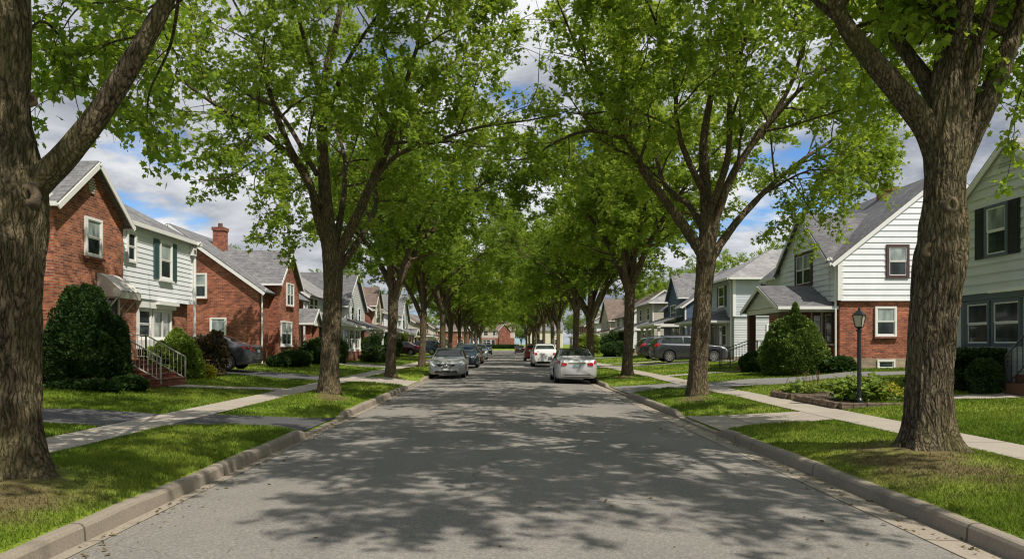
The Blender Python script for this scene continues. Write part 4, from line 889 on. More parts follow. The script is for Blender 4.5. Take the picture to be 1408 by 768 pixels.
    def porch(s, p0, p1, dep, zf, zeave, zpk=None, kind='gable', roofmat='sh_grey', posts='trim', pw=.16, face=('white', .2), npost=2, steps=None, floor='stone', rail=None, o=.2):
        b = MB(); b.box(p0, p1, -dep, -.035, -.3, zf); b.build('porch_floor', M[floor], s.root)
        zb = zeave - .02
        for i in range(npost):
            x = p0 + pw / 2 + (p1 - p0 - pw) * i / max(1, npost - 1); b = MB()
            b.box(x - pw / 2, x + pw / 2, -dep + .02, -dep + .02 + pw, zf, zb - .2); 
            if posts == 'trim': b.box(x - pw * .7, x + pw * .7, -dep - .02, -dep + .06 + pw, zf, zf + .12); b.box(x - pw * .7, x + pw * .7, -dep - .02, -dep + .06 + pw, zb - .3, zb - .2)
            b.build('porch_post', M[posts], s.root)
        b = MB(); b.box(p0, p1, -dep, -dep + .18, zb - .2, zb); b.box(p0, p0 + .18, -dep + .181, -.01, zb - .2, zb); b.box(p1 - .18, p1, -dep + .181, -.01, zb - .2, zb); b.build('porch_beam', M['trim'], s.root)
        b = MB(); t = MB(); m = (p0 + p1) / 2; y0 = -dep - .22
        if kind == 'gable':
            q = (zpk - zeave) / ((p1 - p0) / 2)
            for x, sg in ((p0, -1), (p1, 1)):
                b.slab([(x + sg * o, y0, zeave - o * q), (x + sg * o, -.005, zeave - o * q), (m, -.005, zpk), (m, y0, zpk)], .09)
                t.bar((x + sg * o, y0 - .012, zeave - o * q - .04), (m, y0 - .012, zpk - .02), .03, .16); t.box(x + sg * o - (.1 if sg < 0 else -.003), x + sg * o + (-.003 if sg < 0 else .1), y0, -.02, zeave - o * q - .04, zeave - o * q + .08)
            def pr(z): k = (z - zeave) / (zpk - zeave); h = (p1 - p0) / 2; return (p0 + h * k, p1 - h * k)
            s.clad(s.F(dep - .02), pr, zeave, zpk - .02, M[face[0]], 'siding', face[1], name='porch_gable')
        else:
            zr = zpk
            b.slab([(p0 - o, y0, zeave - .08), (p1 + o, y0, zeave - .08), (p1 + (0 if kind == 'shed' else -.6), -.005, zr), (p0 + (0 if kind == 'shed' else .6), -.005, zr)], .09)
            if kind == 'hip':
                b.slab([(p0 - o, y0, zeave - .08), (p0 - o, -.005, zeave - .08), (p0 + .6, -.005, zr)], .08); b.slab([(p1 + o, y0, zeave - .08), (p1 + o, -.005, zeave - .08), (p1 - .6, -.005, zr)], .08)
            t.box(p0 - o, p1 + o, y0 - .1, y0 - .003, zeave - .12, zeave + .03)
            t.box(p0 - o - .05, p0 - o - .003, y0, -.02, zeave - .12, zeave + .01); t.box(p1 + o + .003, p1 + o + .05, y0, -.02, zeave - .12, zeave + .01)
        b.build('porch_roof', M[roofmat], s.root); t.build('porch_trim', M['trim'], s.root)
        if steps:
            a, e = steps; b = MB(); n = max(2, int(zf / .17)); 
            for i in range(n): b.box(a, e, -dep - .28 * (n - i), -dep - .003, -.2, zf * (i + .5) / n)
            b.build('porch_steps', M[floor], s.root)
    def rail(s, pts, h=.85, gap=.13, mat='trim', r=.018):
        """railing along a polyline of floor points; one mesh"""
        b = MB()
        for A, B in zip(pts[:-1], pts[1:]):
            A, B = Vector(A), Vector(B); L = (B - A).length; n = max(1, int(L / gap)); up = Vector((0, 0, h))
            b.bar(A + up, B + up, .036, .032); b.bar(A + Vector((0, 0, .1)), B + Vector((0, 0, .1)), .03, .025)
            for i in range(n + 1):
                p = A + (B - A) * (i / n); w = .036 if i in (0, n) else .014; b.bar(p + (Vector() if i in (0, n) else Vector((0, 0, .1))), p + up, w, w)
        b.build('railing', M[mat], s.root)

def build_houses():
    # ---------- left 1: brick gable wing, siding over brick, white awning
    h = House('house with orange brick gable, white siding, teal shutters and a white awning', -1, 12.0, 16.5, 27.6, 8.0); z = h.z; u = h.u
    ze, zs = z(5.5), z(3.16)
    h.walls(ze, z(8.14), 'hip', ('brick', 'brick'), ('siding', 'white'), zs, board=.165, over=.22, found=.15)
    h.roof('sh_grey', .34)
    h.cross(u(18.6), u(22.0), z(5.34), z(6.68), .5, 'brick', 'brick', 'sh_grey', o=.2)
    F1 = h.F(.5); F2 = h.F(.22); F0 = h.F(0)
    h.window(F1, u(20.02), u(20.68), z(4.15), z(5.1), panes='blind', sillmat='brick_step')
    b = MB(); F = F1
    for k in range(6): b.fbox(F, u(20.3) - .2 + .04 * abs(k - 2.5), u(20.3) + .2 - .04 * abs(k - 2.5), z(5.86) + k * .075, z(5.86) + k * .075 + .05, .004, .035)
    b.build('gable_vent', M['beige'], h.root)
    h.window(F2, u(22.75), u(23.18), z(4.3), z(5.15), panes='dark', sill=False)
    h.window(F2, u(24.92), u(25.68), z(3.95), z(5.15), panes='blind', shutters='teal')
    h.door(F1, u(20.85), u(21.6), z(1.2), z(3.1))
    # picture window bay
    b = MB(); b.fbox(F0, u(23.75), u(26.25), z(1.5), z(1.80), .004, .20); b.fbox(F0, u(23.75), u(26.25), z(2.86), z(3.13), .004, .20); b.fbox(F0, u(24.7), u(26.2), z(3.0), z(3.12), .201, .34); b.build('bay_surround', M['trim'], h.root)
    h.window(F0, u(23.85), u(24.6), z(1.87), z(2.78), panes='dark', sill=False); h.window(F0, u(24.85), u(26.1), z(1.87), z(2.78), panes='curtain', rail=False, cols=2, sill=False)
    # awning: curved metal hood with side cheeks and brackets
    b = MB(); a0, a1 = u(20.6), u(21.75); N = 8; pf = [(.66 * i / N, 3.66 - .50 * (i / N) ** 1.35) for i in range(N + 1)]
    for (n0, q0), (n1, q1) in zip(pf[:-1], pf[1:]):
        m_ = 9
        for k in range(m_):
            ua, ub = a0 + (a1 - a0) * k / m_, a0 + (a1 - a0) * (k + 1) / m_; rs = .012 if k % 2 else 0
            b.hexa([F1(ua, z(q0) + rs, n0), F1(ub, z(q0) + rs, n0), F1(ub, z(q1) + rs, n1), F1(ua, z(q1) + rs, n1), F1(ua, z(q0) + .02 + rs, n0), F1(ub, z(q0) + .02 + rs, n0), F1(ub, z(q1) + .02 + rs, n1), F1(ua, z(q1) + .02 + rs, n1)])
    b.fbox(F1, a0, a1, z(2.96), z(3.15), .65, .67)
    for uu in (a0 - .012, a1 + .012):
        P = [F1(uu, z(q), n) for n, q in pf] + [F1(uu, z(3.0), .65), F1(uu, z(3.0), .02)]; b.poly(P)
    aw = h_aw = b.build('awning', M['awning'], h.root)
    for uu in (a0 + .05, a1 - .05):
        b = MB(); b.bar(F1(uu, z(2.35), .03), F1(uu, z(2.98), .55), .03); b.bar(F1(uu, z(2.35), .03), F1(uu, z(2.98), .03), .03); b.bar(F1(uu, z(2.62), .03), F1(uu, z(2.98), .3), .02); b.bar(F1(uu, z(2.98), .03), F1(uu, z(2.98), .62), .03); b.build('bracket', M['trim'], aw)
    # landing and steps
    b = MB(); s0, s1 = u(20.3), u(22.0); zl = z(1.16); b.fbox(F1, s0, s1, -.1, zl, .01, .75); n = 4
    for i in range(n): b.fbox(F1, s0, s1, -.2, zl * (n - i - .0) / (n + 1), .751 + .29 * i, .75 + .29 * (i + 1))
    for i in range(n + 1): b.fbox(F1, s0 - .03, s1 + .03, zl * (n + 1 - i) / (n + 1) + .002, zl * (n + 1 - i) / (n + 1) + .032, (.0 if i == 0 else .75 + .29 * (i - 1) - .0) + .011, .78 + .29 * i)
    b.build('front_steps', M['brick_step'], h.root)
    for uu in (s0 + .06, s1 - .06):
        h.rail([F1(uu, zl + .03, .06), F1(uu, zl + .03, .72), F1(uu, .02, .75 + .29 * n)], h=.74, mat='railpaint')
    b = MB(); b.fbox(F2, h.W - .32, h.W - .05, z(4.98), z(5.28), .03, .16); bx = b.build('alarm_box', M['trim'], h.root); b = MB(); b.fbox(F2, h.W - .26, h.W - .11, z(5.05), z(5.2), .161, .166); b.build('badge', M['teal'], bx)
    h.downspout(h.W - .05, -.30, ze)
    # ---------- left 2: brick cape with steep side gable and brick cross gable
    h = House('red brick cape house with plain grey shingle roof, tall brick chimney and brick cross gable', -1, 12.55, 37.4, 45.6, 9.2); z = h.z; u = h.u; ze = z(4.5)
    h.walls(ze, z(7.75), 'side', ('brick', 'brick2'), ('brick', 'brick2'), 99, found=.1); h.roof('sh_grey', .34, rake=.22)
    h.cross(u(38.9), u(42.9), z(5.0), z(6.85), .5, 'brick', 'brick2', 'sh_grey', o=.2)
    h.chimney(3.6, 3.4, z(8.2), .66, .6, 'brick2'); N = h.N(0); F1 = h.F(.5); F0 = h.F(0)
    for a, b_, z0, z1 in ((2.75, 3.45, 4.08, 5.22), (1.75, 2.45, 1.72, 2.95)): h.window(N, a, b_, z(z0), z(z1), panes='blind', sillmat='brick_step')
    h.window(N, 4.35, 4.8, z(1.9), z(2.5), panes='dark', rail=False, sill=False)
    h.window(F1, u(40.4), u(41.6), z(3.85), z(5.0), panes='blind', cols=2, sillmat='brick_step'); h.window(F1, u(39.4), u(41.2), z(1.65), z(2.85), panes='blind', cols=2)
    h.downspout(.12, -.1, ze); b = MB(); b.lathe([(.12, 0), (.12, .1), (.10, .14), (0, .15)], 12, 'y', c=(0, 0, 0)); o = b.build('electric_meter', M['trimgrey'], h.root); o.location = (-.15, 3.8, z(2.0)); o.rotation_euler = (0, 0, R(90))
    h.porch(u(45.3), u(43.3), 1.1, .3, z(3.0), z(3.75), 'gable', 'sh_grey', 'brick2', .32, ('beige', .3)) if False else h.porch(u(43.3), u(45.3), 1.1, .3, z(3.0), z(3.75), 'gable', 'sh_grey', 'brick2', .32, ('white', .15), floor='brick_step')
    h.door(F0, u(43.9), u(44.8), .35, 2.4, 'trim')
    # ---------- left 3..: pale siding house with enclosed porch
    h = House('pale blue sided house with a glazed front porch, right behind the brick cape', -1, 12.9, 47.3, 56, 8.4); z = h.z; u = h.u
    h.walls(z(5.0), z(7.7), 'side', ('siding', 'paleblue'), ('siding', 'paleblue'), 99, board=.19); h.roof('sh_light', .4)
    for a in (48.3, 49.5, 52.6, 53.8): h.window(h.F(0), u(a), u(a + .85), z(3.75), z(4.75), panes='dark')
    h.porch(u(47.5), u(55.8), 2.0, .55, z(3.0), z(3.75), 'hip', 'sh_light', 'trim', .18, npost=5, floor='brick3')
    for a in (47.8, 49.9, 52.0, 54.1): h.window(h.F(1.85), u(a), u(a + 1.5), .75, z(2.7), panes='dark', cols=2, sill=False)
    b = MB(); b.fbox(h.F(1.8), .3, h.W - .3, .55, .68, -.04, .03); b.build('porch_wall', M['paleblue'], h.root); h.window(h.N(0), 2.4, 3.2, z(3.6), z(4.7)); h.downspout(.1, -.1, z(5.0))
    # ---------- generic houses further along, every one set up by hand
    def far(label, side, Xf, d0, d1, D, ze, zp, roof, lower, upper, zs, rm, cross=None, porch=None, board=.2, wins=(), chim=None, shut=None, frame='trim', wz=(3.7, 4.8), lz=(1.6, 2.9)):
        h = House(label, side, Xf, d0, d1, D); z = h.z; u = h.u
        h.walls(z(ze), z(zp), roof, lower, upper, z(zs), board=board, found=.2); h.roof(rm, .36, cuts=[tuple(sorted((u(cross[0]), u(cross[1]))))] if cross and roof == 'side' else ())
        if cross:
            c0, c1, zc, zpk, pr, kd, mt = cross; ua, ub = sorted((u(c0), u(c1))); h.cross(ua, ub, z(zc), z(zpk), pr, kd, mt, rm, board=board)
            ua, ub = sorted((u(c0 + (c1 - c0) * .28), u(c0 + (c1 - c0) * .72))); h.window(h.F(pr), ua, ub, z(min(wz[0] + .1, zc)), z(min(wz[1] + .2, zpk - .9)), cols=2, panes='dark', frame=frame, shutters=shut)
        if porch:
            p0, p1, dep, zf, zev, zpk, kd, np_ = porch; ua, ub = sorted((u(p0), u(p1))); h.porch(ua, ub, dep, zf, z(zev), z(zpk), kd, rm, 'trim', .2, npost=np_, face=(upper[1], .2), floor='brick3' if lower[0] == 'brick' else 'stone')
            m = (ua + ub) / 2; h.door(h.F(0), m - .45, m + .45, zf, zf + 2.05, 'trim' if upper[1] == 'blue' else 'darkwood')
        for wl, a, b_, z0, z1, *opt in wins:
            if wl == 'F': ua, ub = sorted((u(a), u(b_))); h.window(h.F(0), ua, ub, z(z0), z(z1), panes=opt[0] if opt else 'dark', frame=frame, shutters=shut if z0 > 3.3 else None, cols=opt[1] if len(opt) > 1 else 1)
            else: h.window(h.N(0), a, b_, z(z0), z(z1), panes=opt[0] if opt else 'blind', frame=frame, cols=opt[1] if len(opt) > 1 else 1)
        if chim: h.chimney(*[chim[0], chim[1], z(chim[2])])
        return h
    S = lambda m: ('siding', m); B = lambda m: ('brick', m)
    far('grey gabled house with brick ground floor and porch, behind the second left maple', -1, 13.0, 60, 68, 9, 5.0, 7.9, 'front', B('brick3'), S('grey'), 3.2, 'sh_dark', porch=(60.3, 67.6, 1.9, .6, 3.0, 3.7, 'shed', 4), wins=[('F', 62, 63, 3.7, 4.8), ('F', 65, 66, 3.7, 4.8), ('N', 2, 2.8, 3.7, 4.8), ('F', 61.2, 62.4, 1.7, 2.7)])
    far('brick house with a cream front gable and porch, fifth on the left', -1, 13.0, 71, 79, 8.4, 5.2, 8.0, 'side', B('brick3'), B('brick3'), 9, 'sh_brown', cross=(72, 76, 5.6, 7.4, .25, 'siding', 'cream'), porch=(71.3, 78.7, 1.9, .6, 3.0, 3.6, 'shed', 4), wins=[('F', 77, 78, 3.7, 4.8), ('F', 73, 74.2, 1.6, 2.6, 'curtain')])
    far('white sided house with long porch, sixth from the camera on the left', -1, 13.0, 82, 90, 8.4, 5.2, 7.8, 'side', S('paleblue'), S('white'), 3.1, 'sh_grey', porch=(82.3, 89.7, 2, .6, 2.9, 3.6, 'shed', 4), wins=[('F', 83.2, 84.1, 3.7, 4.8), ('F', 85.5, 86.4, 3.7, 4.8), ('F', 87.8, 88.7, 3.7, 4.8), ('N', 2, 2.9, 3.7, 4.8), ('F', 83, 84.5, 1.5, 2.6)])
    far('white house with a steep front gable, seventh from the camera on the left', -1, 13.2, 93, 101, 9, 5.0, 8.2, 'front', S('white'), S('white'), 3.1, 'sh_grey', porch=(93.3, 97.7, 1.8, .6, 2.9, 3.6, 'gable', 2), wins=[('F', 95, 96, 3.7, 4.8), ('F', 98, 99, 3.7, 4.8), ('F', 98.4, 100, 1.6, 2.7), ('N', 2, 3, 3.7, 4.8)])
    far('beige house with a brick porch, eighth from the camera on the left', -1, 13.0, 105, 114, 8.4, 5.0, 7.6, 'side', B('brick3'), S('beige'), 3.1, 'sh_brown', porch=(105.3, 113.7, 2, .6, 2.9, 3.6, 'shed', 4), wins=[('F', 106, 107, 3.7, 4.8), ('F', 109, 110, 3.7, 4.8), ('F', 112, 113, 3.7, 4.8), ('N', 3, 4, 3.7, 4.8)])
    far('brick house with hipped roof near the far end on the left', -1, 13.2, 119, 128, 8.4, 5.2, 7.6, 'hip', B('brick3'), B('brick3'), 9, 'sh_grey', porch=(119.3, 124, 1.8, .5, 2.9, 3.6, 'hip', 2), wins=[('F', 121, 122, 3.7, 4.8), ('F', 125, 126, 3.7, 4.8), ('F', 125, 126.4, 1.6, 2.7), ('N', 3, 4, 3.7, 4.8)])
    far('cream house with low roof, last on the left before the cross street', -1, 13.0, 134, 144, 8, 4.8, 7.2, 'side', S('cream'), S('cream'), 3, 'sh_brown', porch=(134.3, 143, 2, .5, 2.8, 3.4, 'shed', 4), wins=[('F', 136, 137, 3.5, 4.5), ('F', 140, 141, 3.5, 4.5), ('N', 3, 4, 3.5, 4.5)])
    # ---------- right 1: pale green gable with black shutters
    h = House('pale green sided gable house with black shutters, half hidden by the right maple', 1, 12.5, 15.2, 20.55, 10.0); z = h.z; u = h.u; zs = z(2.98)
    h.walls(z(4.8), z(6.62), 'front', ('siding', 'green'), ('siding', 'green'), zs, board=.245, over=.12, board_lo=.12, found=.2); h.roof('sh_light', .28, rake=.2)
    F = h.F(.12); m = u(17.875)
    h.window(F, u(18.55), u(17.85), z(3.92), z(5.08), panes='blind', shutters='black', frame='slate_trim', sill=False)
    b = MB(); zv = z(6.02)
    b.add([F(m - .30, zv, .03), F(m + .30, zv, .03), F(m, zv + .40, .03), F(m - .30, zv, .005), F(m + .30, zv, .005), F(m, zv + .40, .005)], [(0, 1, 2), (0, 3, 4, 1), (1, 4, 5, 2), (2, 5, 3, 0)])
    for k in range(5): b.fbox(F, m - .27 + .05 * k, m + .27 - .05 * k, zv + .03 + k * .065, zv + .05 + k * .065, .031, .045)
    b.build('gable_vent', M['trimgrey'], h.root)
    F0 = h.F(0); b = MB(); b.fbox(F0, u(19.75), u(17.2), z(2.80), z(2.955), .024, .10); b.fbox(F0, u(19.75), u(19.6), z(1.55), z(2.799), .024, .07); b.build('window_header', M['slate_trim'], h.root)
    h.window(F0, u(19.5), u(18.68), z(1.68), z(2.70), panes='dark', sill=False, frame='slate_trim'); h.window(F0, u(18.45), u(17.55), z(1.68), z(2.70), panes='dark', sill=False, frame='slate_trim')
    h.door(F0, u(16.9), u(16.0), .65, 2.6, 'black'); h.downspout(u(20.45), -.13, z(4.75), 'trimgrey')
    b = MB(); b.slab([F0(u(17.35), z(2.98), .02), F0(u(15.5), z(2.98), .02), F0(u(15.5), z(2.86), .95), F0(u(17.35), z(2.86), .95)], .07); b.build('door_hood', M['trim'], h.root)
    b = MB(); s0, s1 = u(16.75), u(15.4)
    for i in range(3): b.fbox(F0, s0, s1, -.3, .62 - .2 * i, .03 if i == 0 else .45 + .26 * (i - 1), .45 + .26 * i)
    b.build('front_steps', M['post_brown'], h.root); h.rail([F0(s0 + .05, .62, .1), F0(s0 + .05, .62, .44), F0(s0 + .05, .05, .96)], .8, .16, 'black')
    # ---------- right 2: brick and wide white siding, porch
    h = House('white wide-sided house over a brick ground floor, with gabled porch and dark grey roof', 1, 13.6, 29.4, 37.2, 8.6); z = h.z; u = h.u; ze = z(5.15); zs = z(3.42)
    h.walls(ze, z(8.6), 'side', ('brick', 'brick2'), ('siding', 'white'), zs, board=.235, over=.10, found=.52); h.roof('sh_dark', .36, rake=.16, cuts=[(u(35.4), u(30.0))])
    h.cross(u(35.4), u(30.0), z(5.25), z(7.45), .12, 'siding', 'white', 'sh_dark', o=.18, z0=zs, board=.235)
    h.chimney(u(33.6), 4.1, z(8.85), .62, .6); N = h.N(.10); Nl = h.N(0); F = h.F(.12); F0 = h.F(0)
    h.window(N, 1.92, 2.62, z(4.42), z(5.55), panes='blind', frame='maroon', sill=False, casing=.11); h.window(Nl, 1.48, 2.2, z(2.03), z(3.1), panes='blind', frame='trim', sillmat='brick_step')
    h.window(Nl, 1.55, 2.15, .14, .40, panes='dark', rail=False, sill=False, casing=.06)
    h.window(F, u(33.35), u(31.75), z(4.35), z(5.62), panes='blind', frame='maroon', cols=2, sill=False, casing=.13)
    h.porch(u(33.9), u(29.75), 2.25, .45, z(3.2), z(4.12), 'gable', 'sh_dark', 'post_brown', .30, ('white', .2), npost=2, steps=(u(33.6), u(32.4)), floor='brick3')
    h.door(F0, u(31.9), u(31.0), .5, 2.55, 'darkwood'); h.window(F0, u(30.6), u(30.0), z(1.75), z(2.9), panes='dark', frame='maroon'); h.window(F0, u(33.6), u(32.6), z(1.75), z(2.9), panes='dark')
    h.rail([(u(33.6), -4.1 + .6, .02), (u(33.6), -2.3, .45)], .8, .14, 'black'); h.rail([(u(32.4), -4.1 + .6, .02), (u(32.4), -2.3, .45)], .8, .14, 'black'); h.rail([(u(33.7), -2.1, .45), (u(33.7), -.1, .45)], .8, .14, 'black')
    h.downspout(h.W - .06, -.14, ze)
    # ---------- right 3: pale grey hip roof
    h = House('pale grey sided two-storey house with hipped roof and black shutters', 1, 15.3, 48.2, 56.2, 8.0); z = h.z; u = h.u
    h.walls(z(6.05), z(8.5), 'hip', ('siding', 'grey'), ('siding', 'paleblue'), z(3.5), board=.16, over=.08, found=.2); h.roof('sh_light', .5); N = h.N(.08); F = h.F(.08); F0 = h.F(0)
    h.window(N, 2.2, 3.1, z(4.5), z(5.55), shutters='black'); h.window(N, 5.2, 6.0, z(4.5), z(5.55), shutters='black'); h.window(h.N(0), 2.2, 3.2, z(1.7), z(2.9)); h.window(h.N(0), 5.4, 6.2, z(1.7), z(2.9))
    h.window(F, u(51.2), u(50.0), z(4.3), z(5.6), panes='dark', shutters='black'); h.window(F, u(54.8), u(53.6), z(4.3), z(5.6), panes='dark', shutters='black')
    h.porch(u(55.8), u(49.2), 1.8, .5, z(3.25), z(3.95), 'hip', 'sh_dark', 'trim', .2, npost=4); h.window(F0, u(51.6), u(49.8), z(1.6), z(2.95), panes='dark', cols=2); h.door(F0, u(53.4), u(52.5), .5, 2.6)
    h.downspout(h.W - .3, -.12, z(6.0))
    far('dark blue house with front dormer and white porch columns', 1, 14.8, 59.2, 67, 8.4, 4.9, 7.9, 'side', S('blue'), S('blue'), 3.0, 'sh_grey', cross=(61, 65.4, 5.7, 7.75, -.02, 'siding', 'blue'), porch=(59.4, 66.8, 2.2, .6, 3.3, 4.0, 'shed', 4), shut=None, wins=[('N', 2, 2.9, 3.7, 4.8), ('N', 5, 5.8, 1.7, 2.9), ('F', 60.2, 62.2, 1.6, 2.9, 'dark', 2)])
    far('beige house with a white fascia, just beyond the dark blue house', 1, 14.6, 71, 79.5, 8.4, 5.7, 7.7, 'hip', S('beige'), S('beige'), 3.2, 'sh_light', porch=(71.3, 79, 2, .6, 3.2, 3.9, 'shed', 4), wins=[('F', 72.4, 73.6, 4.1, 5.3), ('F', 76.4, 77.6, 4.1, 5.3), ('N', 2, 3, 4.1, 5.3)])
    far('white house with low side gable behind the second right maple, sixth on the right', 1, 14.4, 84, 93.5, 8.4, 5.0, 7.9, 'side', S('white'), S('white'), 3.1, 'sh_brown', porch=(84.3, 93, 2, .6, 3.0, 3.6, 'shed', 4), wins=[('F', 86, 87.4, 3.8, 4.9, 'dark', 2), ('F', 90, 91.4, 3.8, 4.9, 'dark', 2), ('N', 2, 3, 3.8, 4.9), ('N', 5, 6, 3.8, 4.9)])
    far('pinkish house with a brick ground floor, seventh on the right', 1, 14.4, 98, 107, 8.4, 5.0, 7.9, 'front', B('brick3'), S('pink'), 3.1, 'sh_brown', porch=(98.3, 106.5, 2, .6, 3.0, 3.6, 'shed', 4), wins=[('F', 100, 101, 3.8, 4.9), ('F', 104, 105, 3.8, 4.9), ('N', 2, 3, 3.8, 4.9)])
    far('white house with a hipped roof, eighth on the right', 1, 14.4, 112, 121, 8.4, 5.0, 7.4, 'hip', S('white'), S('white'), 3.1, 'sh_grey', porch=(112.3, 120.5, 2, .6, 3.0, 3.6, 'shed', 4), wins=[('F', 114, 115, 3.8, 4.9), ('F', 118, 119, 3.8, 4.9), ('N', 2, 3, 3.8, 4.9)])
    far('brick house near the far end of the street on the right', 1, 14.4, 127, 137, 8.4, 5.0, 7.7, 'side', B('brick3'), B('brick3'), 9, 'sh_brown', porch=(127.3, 136, 2, .6, 3.0, 3.6, 'shed', 4), wins=[('F', 129, 130, 3.8, 4.9), ('F', 133, 134, 3.8, 4.9), ('N', 2, 3, 3.8, 4.9)])
    # ---------- houses closing the street
    def end(label, x0, x1, Y, ze, zp, roof, lower, upper, zs, rm, cross=None, wins=()):
        h = House(label, 0, Y, x0, x1, 9); h.walls(ze, zp, roof, lower, upper, zs, found=.2); h.roof(rm, .35)
        if cross: h.cross(*cross, rm)
        F = h.F(0)
        for a, b_, z0, z1, cols in wins: h.window(F, a, b_, z0, z1, cols=cols, panes='dark')
        h.door(F, (x1 - x0) / 2 - 1.6, (x1 - x0) / 2 - .7, .3, 2.4); return h
    end('pale siding and brick house facing down the street, left of its brick gable', -6.6, 3.2, 208, 5.2, 7.8, 'side', B('brick3'), S('pink'), 2.9, 'sh_brown', cross=(5.4, 8.6, 5.2, 7.0, .4, 'brick', 'brick3'), wins=[(1, 2.2, 3.6, 4.8, 1), (.8, 2.9, 1, 2.4, 2), (6.2, 7.6, 1, 2.4, 2), (3.6, 4.4, 3.6, 4.8, 1)])
    end('brick house closing the street behind the left trees', -20, -10, 208, 5.0, 7.6, 'hip', B('brick3'), B('brick3'), 9, 'sh_brown', wins=[(1.5, 2.7, 1, 2.4, 1), (7, 8.5, 1, 2.4, 2), (2, 3, 3.5, 4.6, 1), (7, 8, 3.5, 4.6, 1)])
    end('cream house closing the street behind the right trees', 7, 17, 208, 5.0, 7.6, 'side', S('cream'), S('cream'), 9, 'sh_grey', wins=[(1.5, 2.7, 1, 2.4, 1), (7, 8.5, 1, 2.4, 2), (2, 3, 3.5, 4.6, 1), (7, 8, 3.5, 4.6, 1)])
# ------------------------------------------------------------------ cars
def smooth1(xs, X, Y):
    y = np.interp(xs, X, Y); return y
def pch(xs, X, Y):                         # monotone cubic
    X = np.array(X, float); Y = np.array(Y, float); h = np.diff(X); d = np.diff(Y) / h; m = np.zeros(len(X))
    m[0], m[-1] = d[0], d[-1]
    for i in range(1, len(X) - 1): m[i] = 0 if d[i - 1] * d[i] <= 0 else 2 * d[i - 1] * d[i] / (d[i - 1] + d[i])
    i = np.clip(np.searchsorted(X, xs) - 1, 0, len(X) - 2); t = (xs - X[i]) / h[i]
    return Y[i] * (1 + 2 * t) * (1 - t) ** 2 + m[i] * h[i] * t * (1 - t) ** 2 + Y[i + 1] * t * t * (3 - 2 * t) + m[i + 1] * h[i] * t * t * (t - 1)
CARS = {
 'sedan': dict(L=4.6, W=1.80, wb=(.92, 3.62), r=.33,
    belt=([0, .08, .5, 1.25, 1.7, 3.6, 4.2, 4.52, 4.6], [.55, .68, .80, .90, .93, .97, .98, .95, .80]),
    top=([0, .08, .5, 1.2, 1.45, 2.1, 2.7, 3.2, 3.75, 4.1, 4.5, 4.6], [.56, .70, .84, .95, 1.02, 1.39, 1.45, 1.41, 1.16, 1.02, 1.0, .82]),
    half=([0, .12, .5, 1.2, 2.5, 3.6, 4.3, 4.52, 4.6], [.60, .74, .86, .895, .90, .89, .84, .76, .66]), ws=(1.42, 2.12), rw=(3.02, 3.82), sg=(1.75, 3.45), bot=([0, .15, .9, 3.8, 4.45, 4.6], [.27, .20, .19, .19, .24, .34])),
 'suv': dict(L=4.7, W=1.86, wb=(.95, 3.72), r=.37,
    belt=([0, .08, .4, 1.2, 1.7, 3.6, 4.4, 4.62, 4.7], [.62, .80, .98, 1.07, 1.08, 1.12, 1.15, 1.08, .85]),
    top=([0, .08, .4, 1.15, 1.35, 2.0, 2.6, 3.6, 4.25, 4.6, 4.68, 4.7], [.63, .82, 1.0, 1.10, 1.16, 1.60, 1.68, 1.66, 1.58, 1.15, .92, .86]),
    half=([0, .12, .5, 1.2, 2.5, 3.6, 4.4, 4.62, 4.7], [.66, .80, .90, .925, .93, .92, .88, .83, .74]), ws=(1.32, 1.98), rw=(4.28, 4.58), sg=(1.6, 4.1), bot=([0, .15, .9, 3.8, 4.5, 4.7], [.34, .25, .23, .23, .28, .42])),
}
NP = 13
def car_section(C, x):
    """half ring of (y,z) at stations x (array) -> (len(x), NP, 2), bottom centre to top centre"""
    zb = pch(x, *C['bot']); bl = pch(x, *C['belt']); tp = np.maximum(pch(x, *C['top']), bl + .012); w = pch(x, *C['half'])
    g = np.clip((tp - bl - .06) / .35, 0, 1)                     # 0 on hood/boot, 1 in the cabin
    wr = w * (.86 - .15 * g); mid = zb + (bl - zb) * .5
    P = [(0 * w, zb), (.80 * w, zb), (.95 * w, zb + .05), (.985 * w, zb + (bl - zb) * .22), (1.0 * w, mid), (.992 * w, bl - (bl - zb) * .22), (.965 * w, bl - .03), (.925 * w, bl + .004),
         (.925 * w * (1 - .5) + wr * 1.04 * .5, bl + (tp - bl) * .45), (wr * 1.03, bl + (tp - bl) * .80), (wr * .93, bl + (tp - bl) * .95), (wr * .55, tp - .004), (0 * w, tp)]
    return np.stack([np.stack(p, -1) for p in P], 1)
def car_surf(C, x, v):                                           # side +1; v in 0..NP-1
    S = car_section(C, np.atleast_1d(np.asarray(x, float))); i = int(min(v, NP - 1.001)); t = v - i
    q = S[0, i] * (1 - t) + S[0, i + 1] * t; return np.array([x, q[0], q[1]])
def car_patch(b, C, fx, v0, v1, nx, nv, side, off):
    """patch lying just outside the body surface; fx(v) -> (x0,x1)"""
    V = []
    for j in range(nv + 1):
        v = v0 + (v1 - v0) * j / nv; xa, xb = fx(v)
        for i in range(nx + 1):
            x = xa + (xb - xa) * i / nx; p = car_surf(C, x, v); e = .01
            n = np.cross(car_surf(C, x + e, v) - car_surf(C, x - e, v), car_surf(C, x, min(v + .05, NP - 1)) - car_surf(C, x, max(v - .05, 0)))
            n = -n / (np.linalg.norm(n) + 1e-9)
            if n[1] < -.01 or (abs(n[1]) <= .01 and n[2] < 0): n = -n
            p = p + n * off; V.append((p[0], side * p[1], p[2]))
    b.add(V, [(j * (nx + 1) + i, j * (nx + 1) + i + 1, (j + 1) * (nx + 1) + i + 1, (j + 1) * (nx + 1) + i) for j in range(nv) for i in range(nx)])
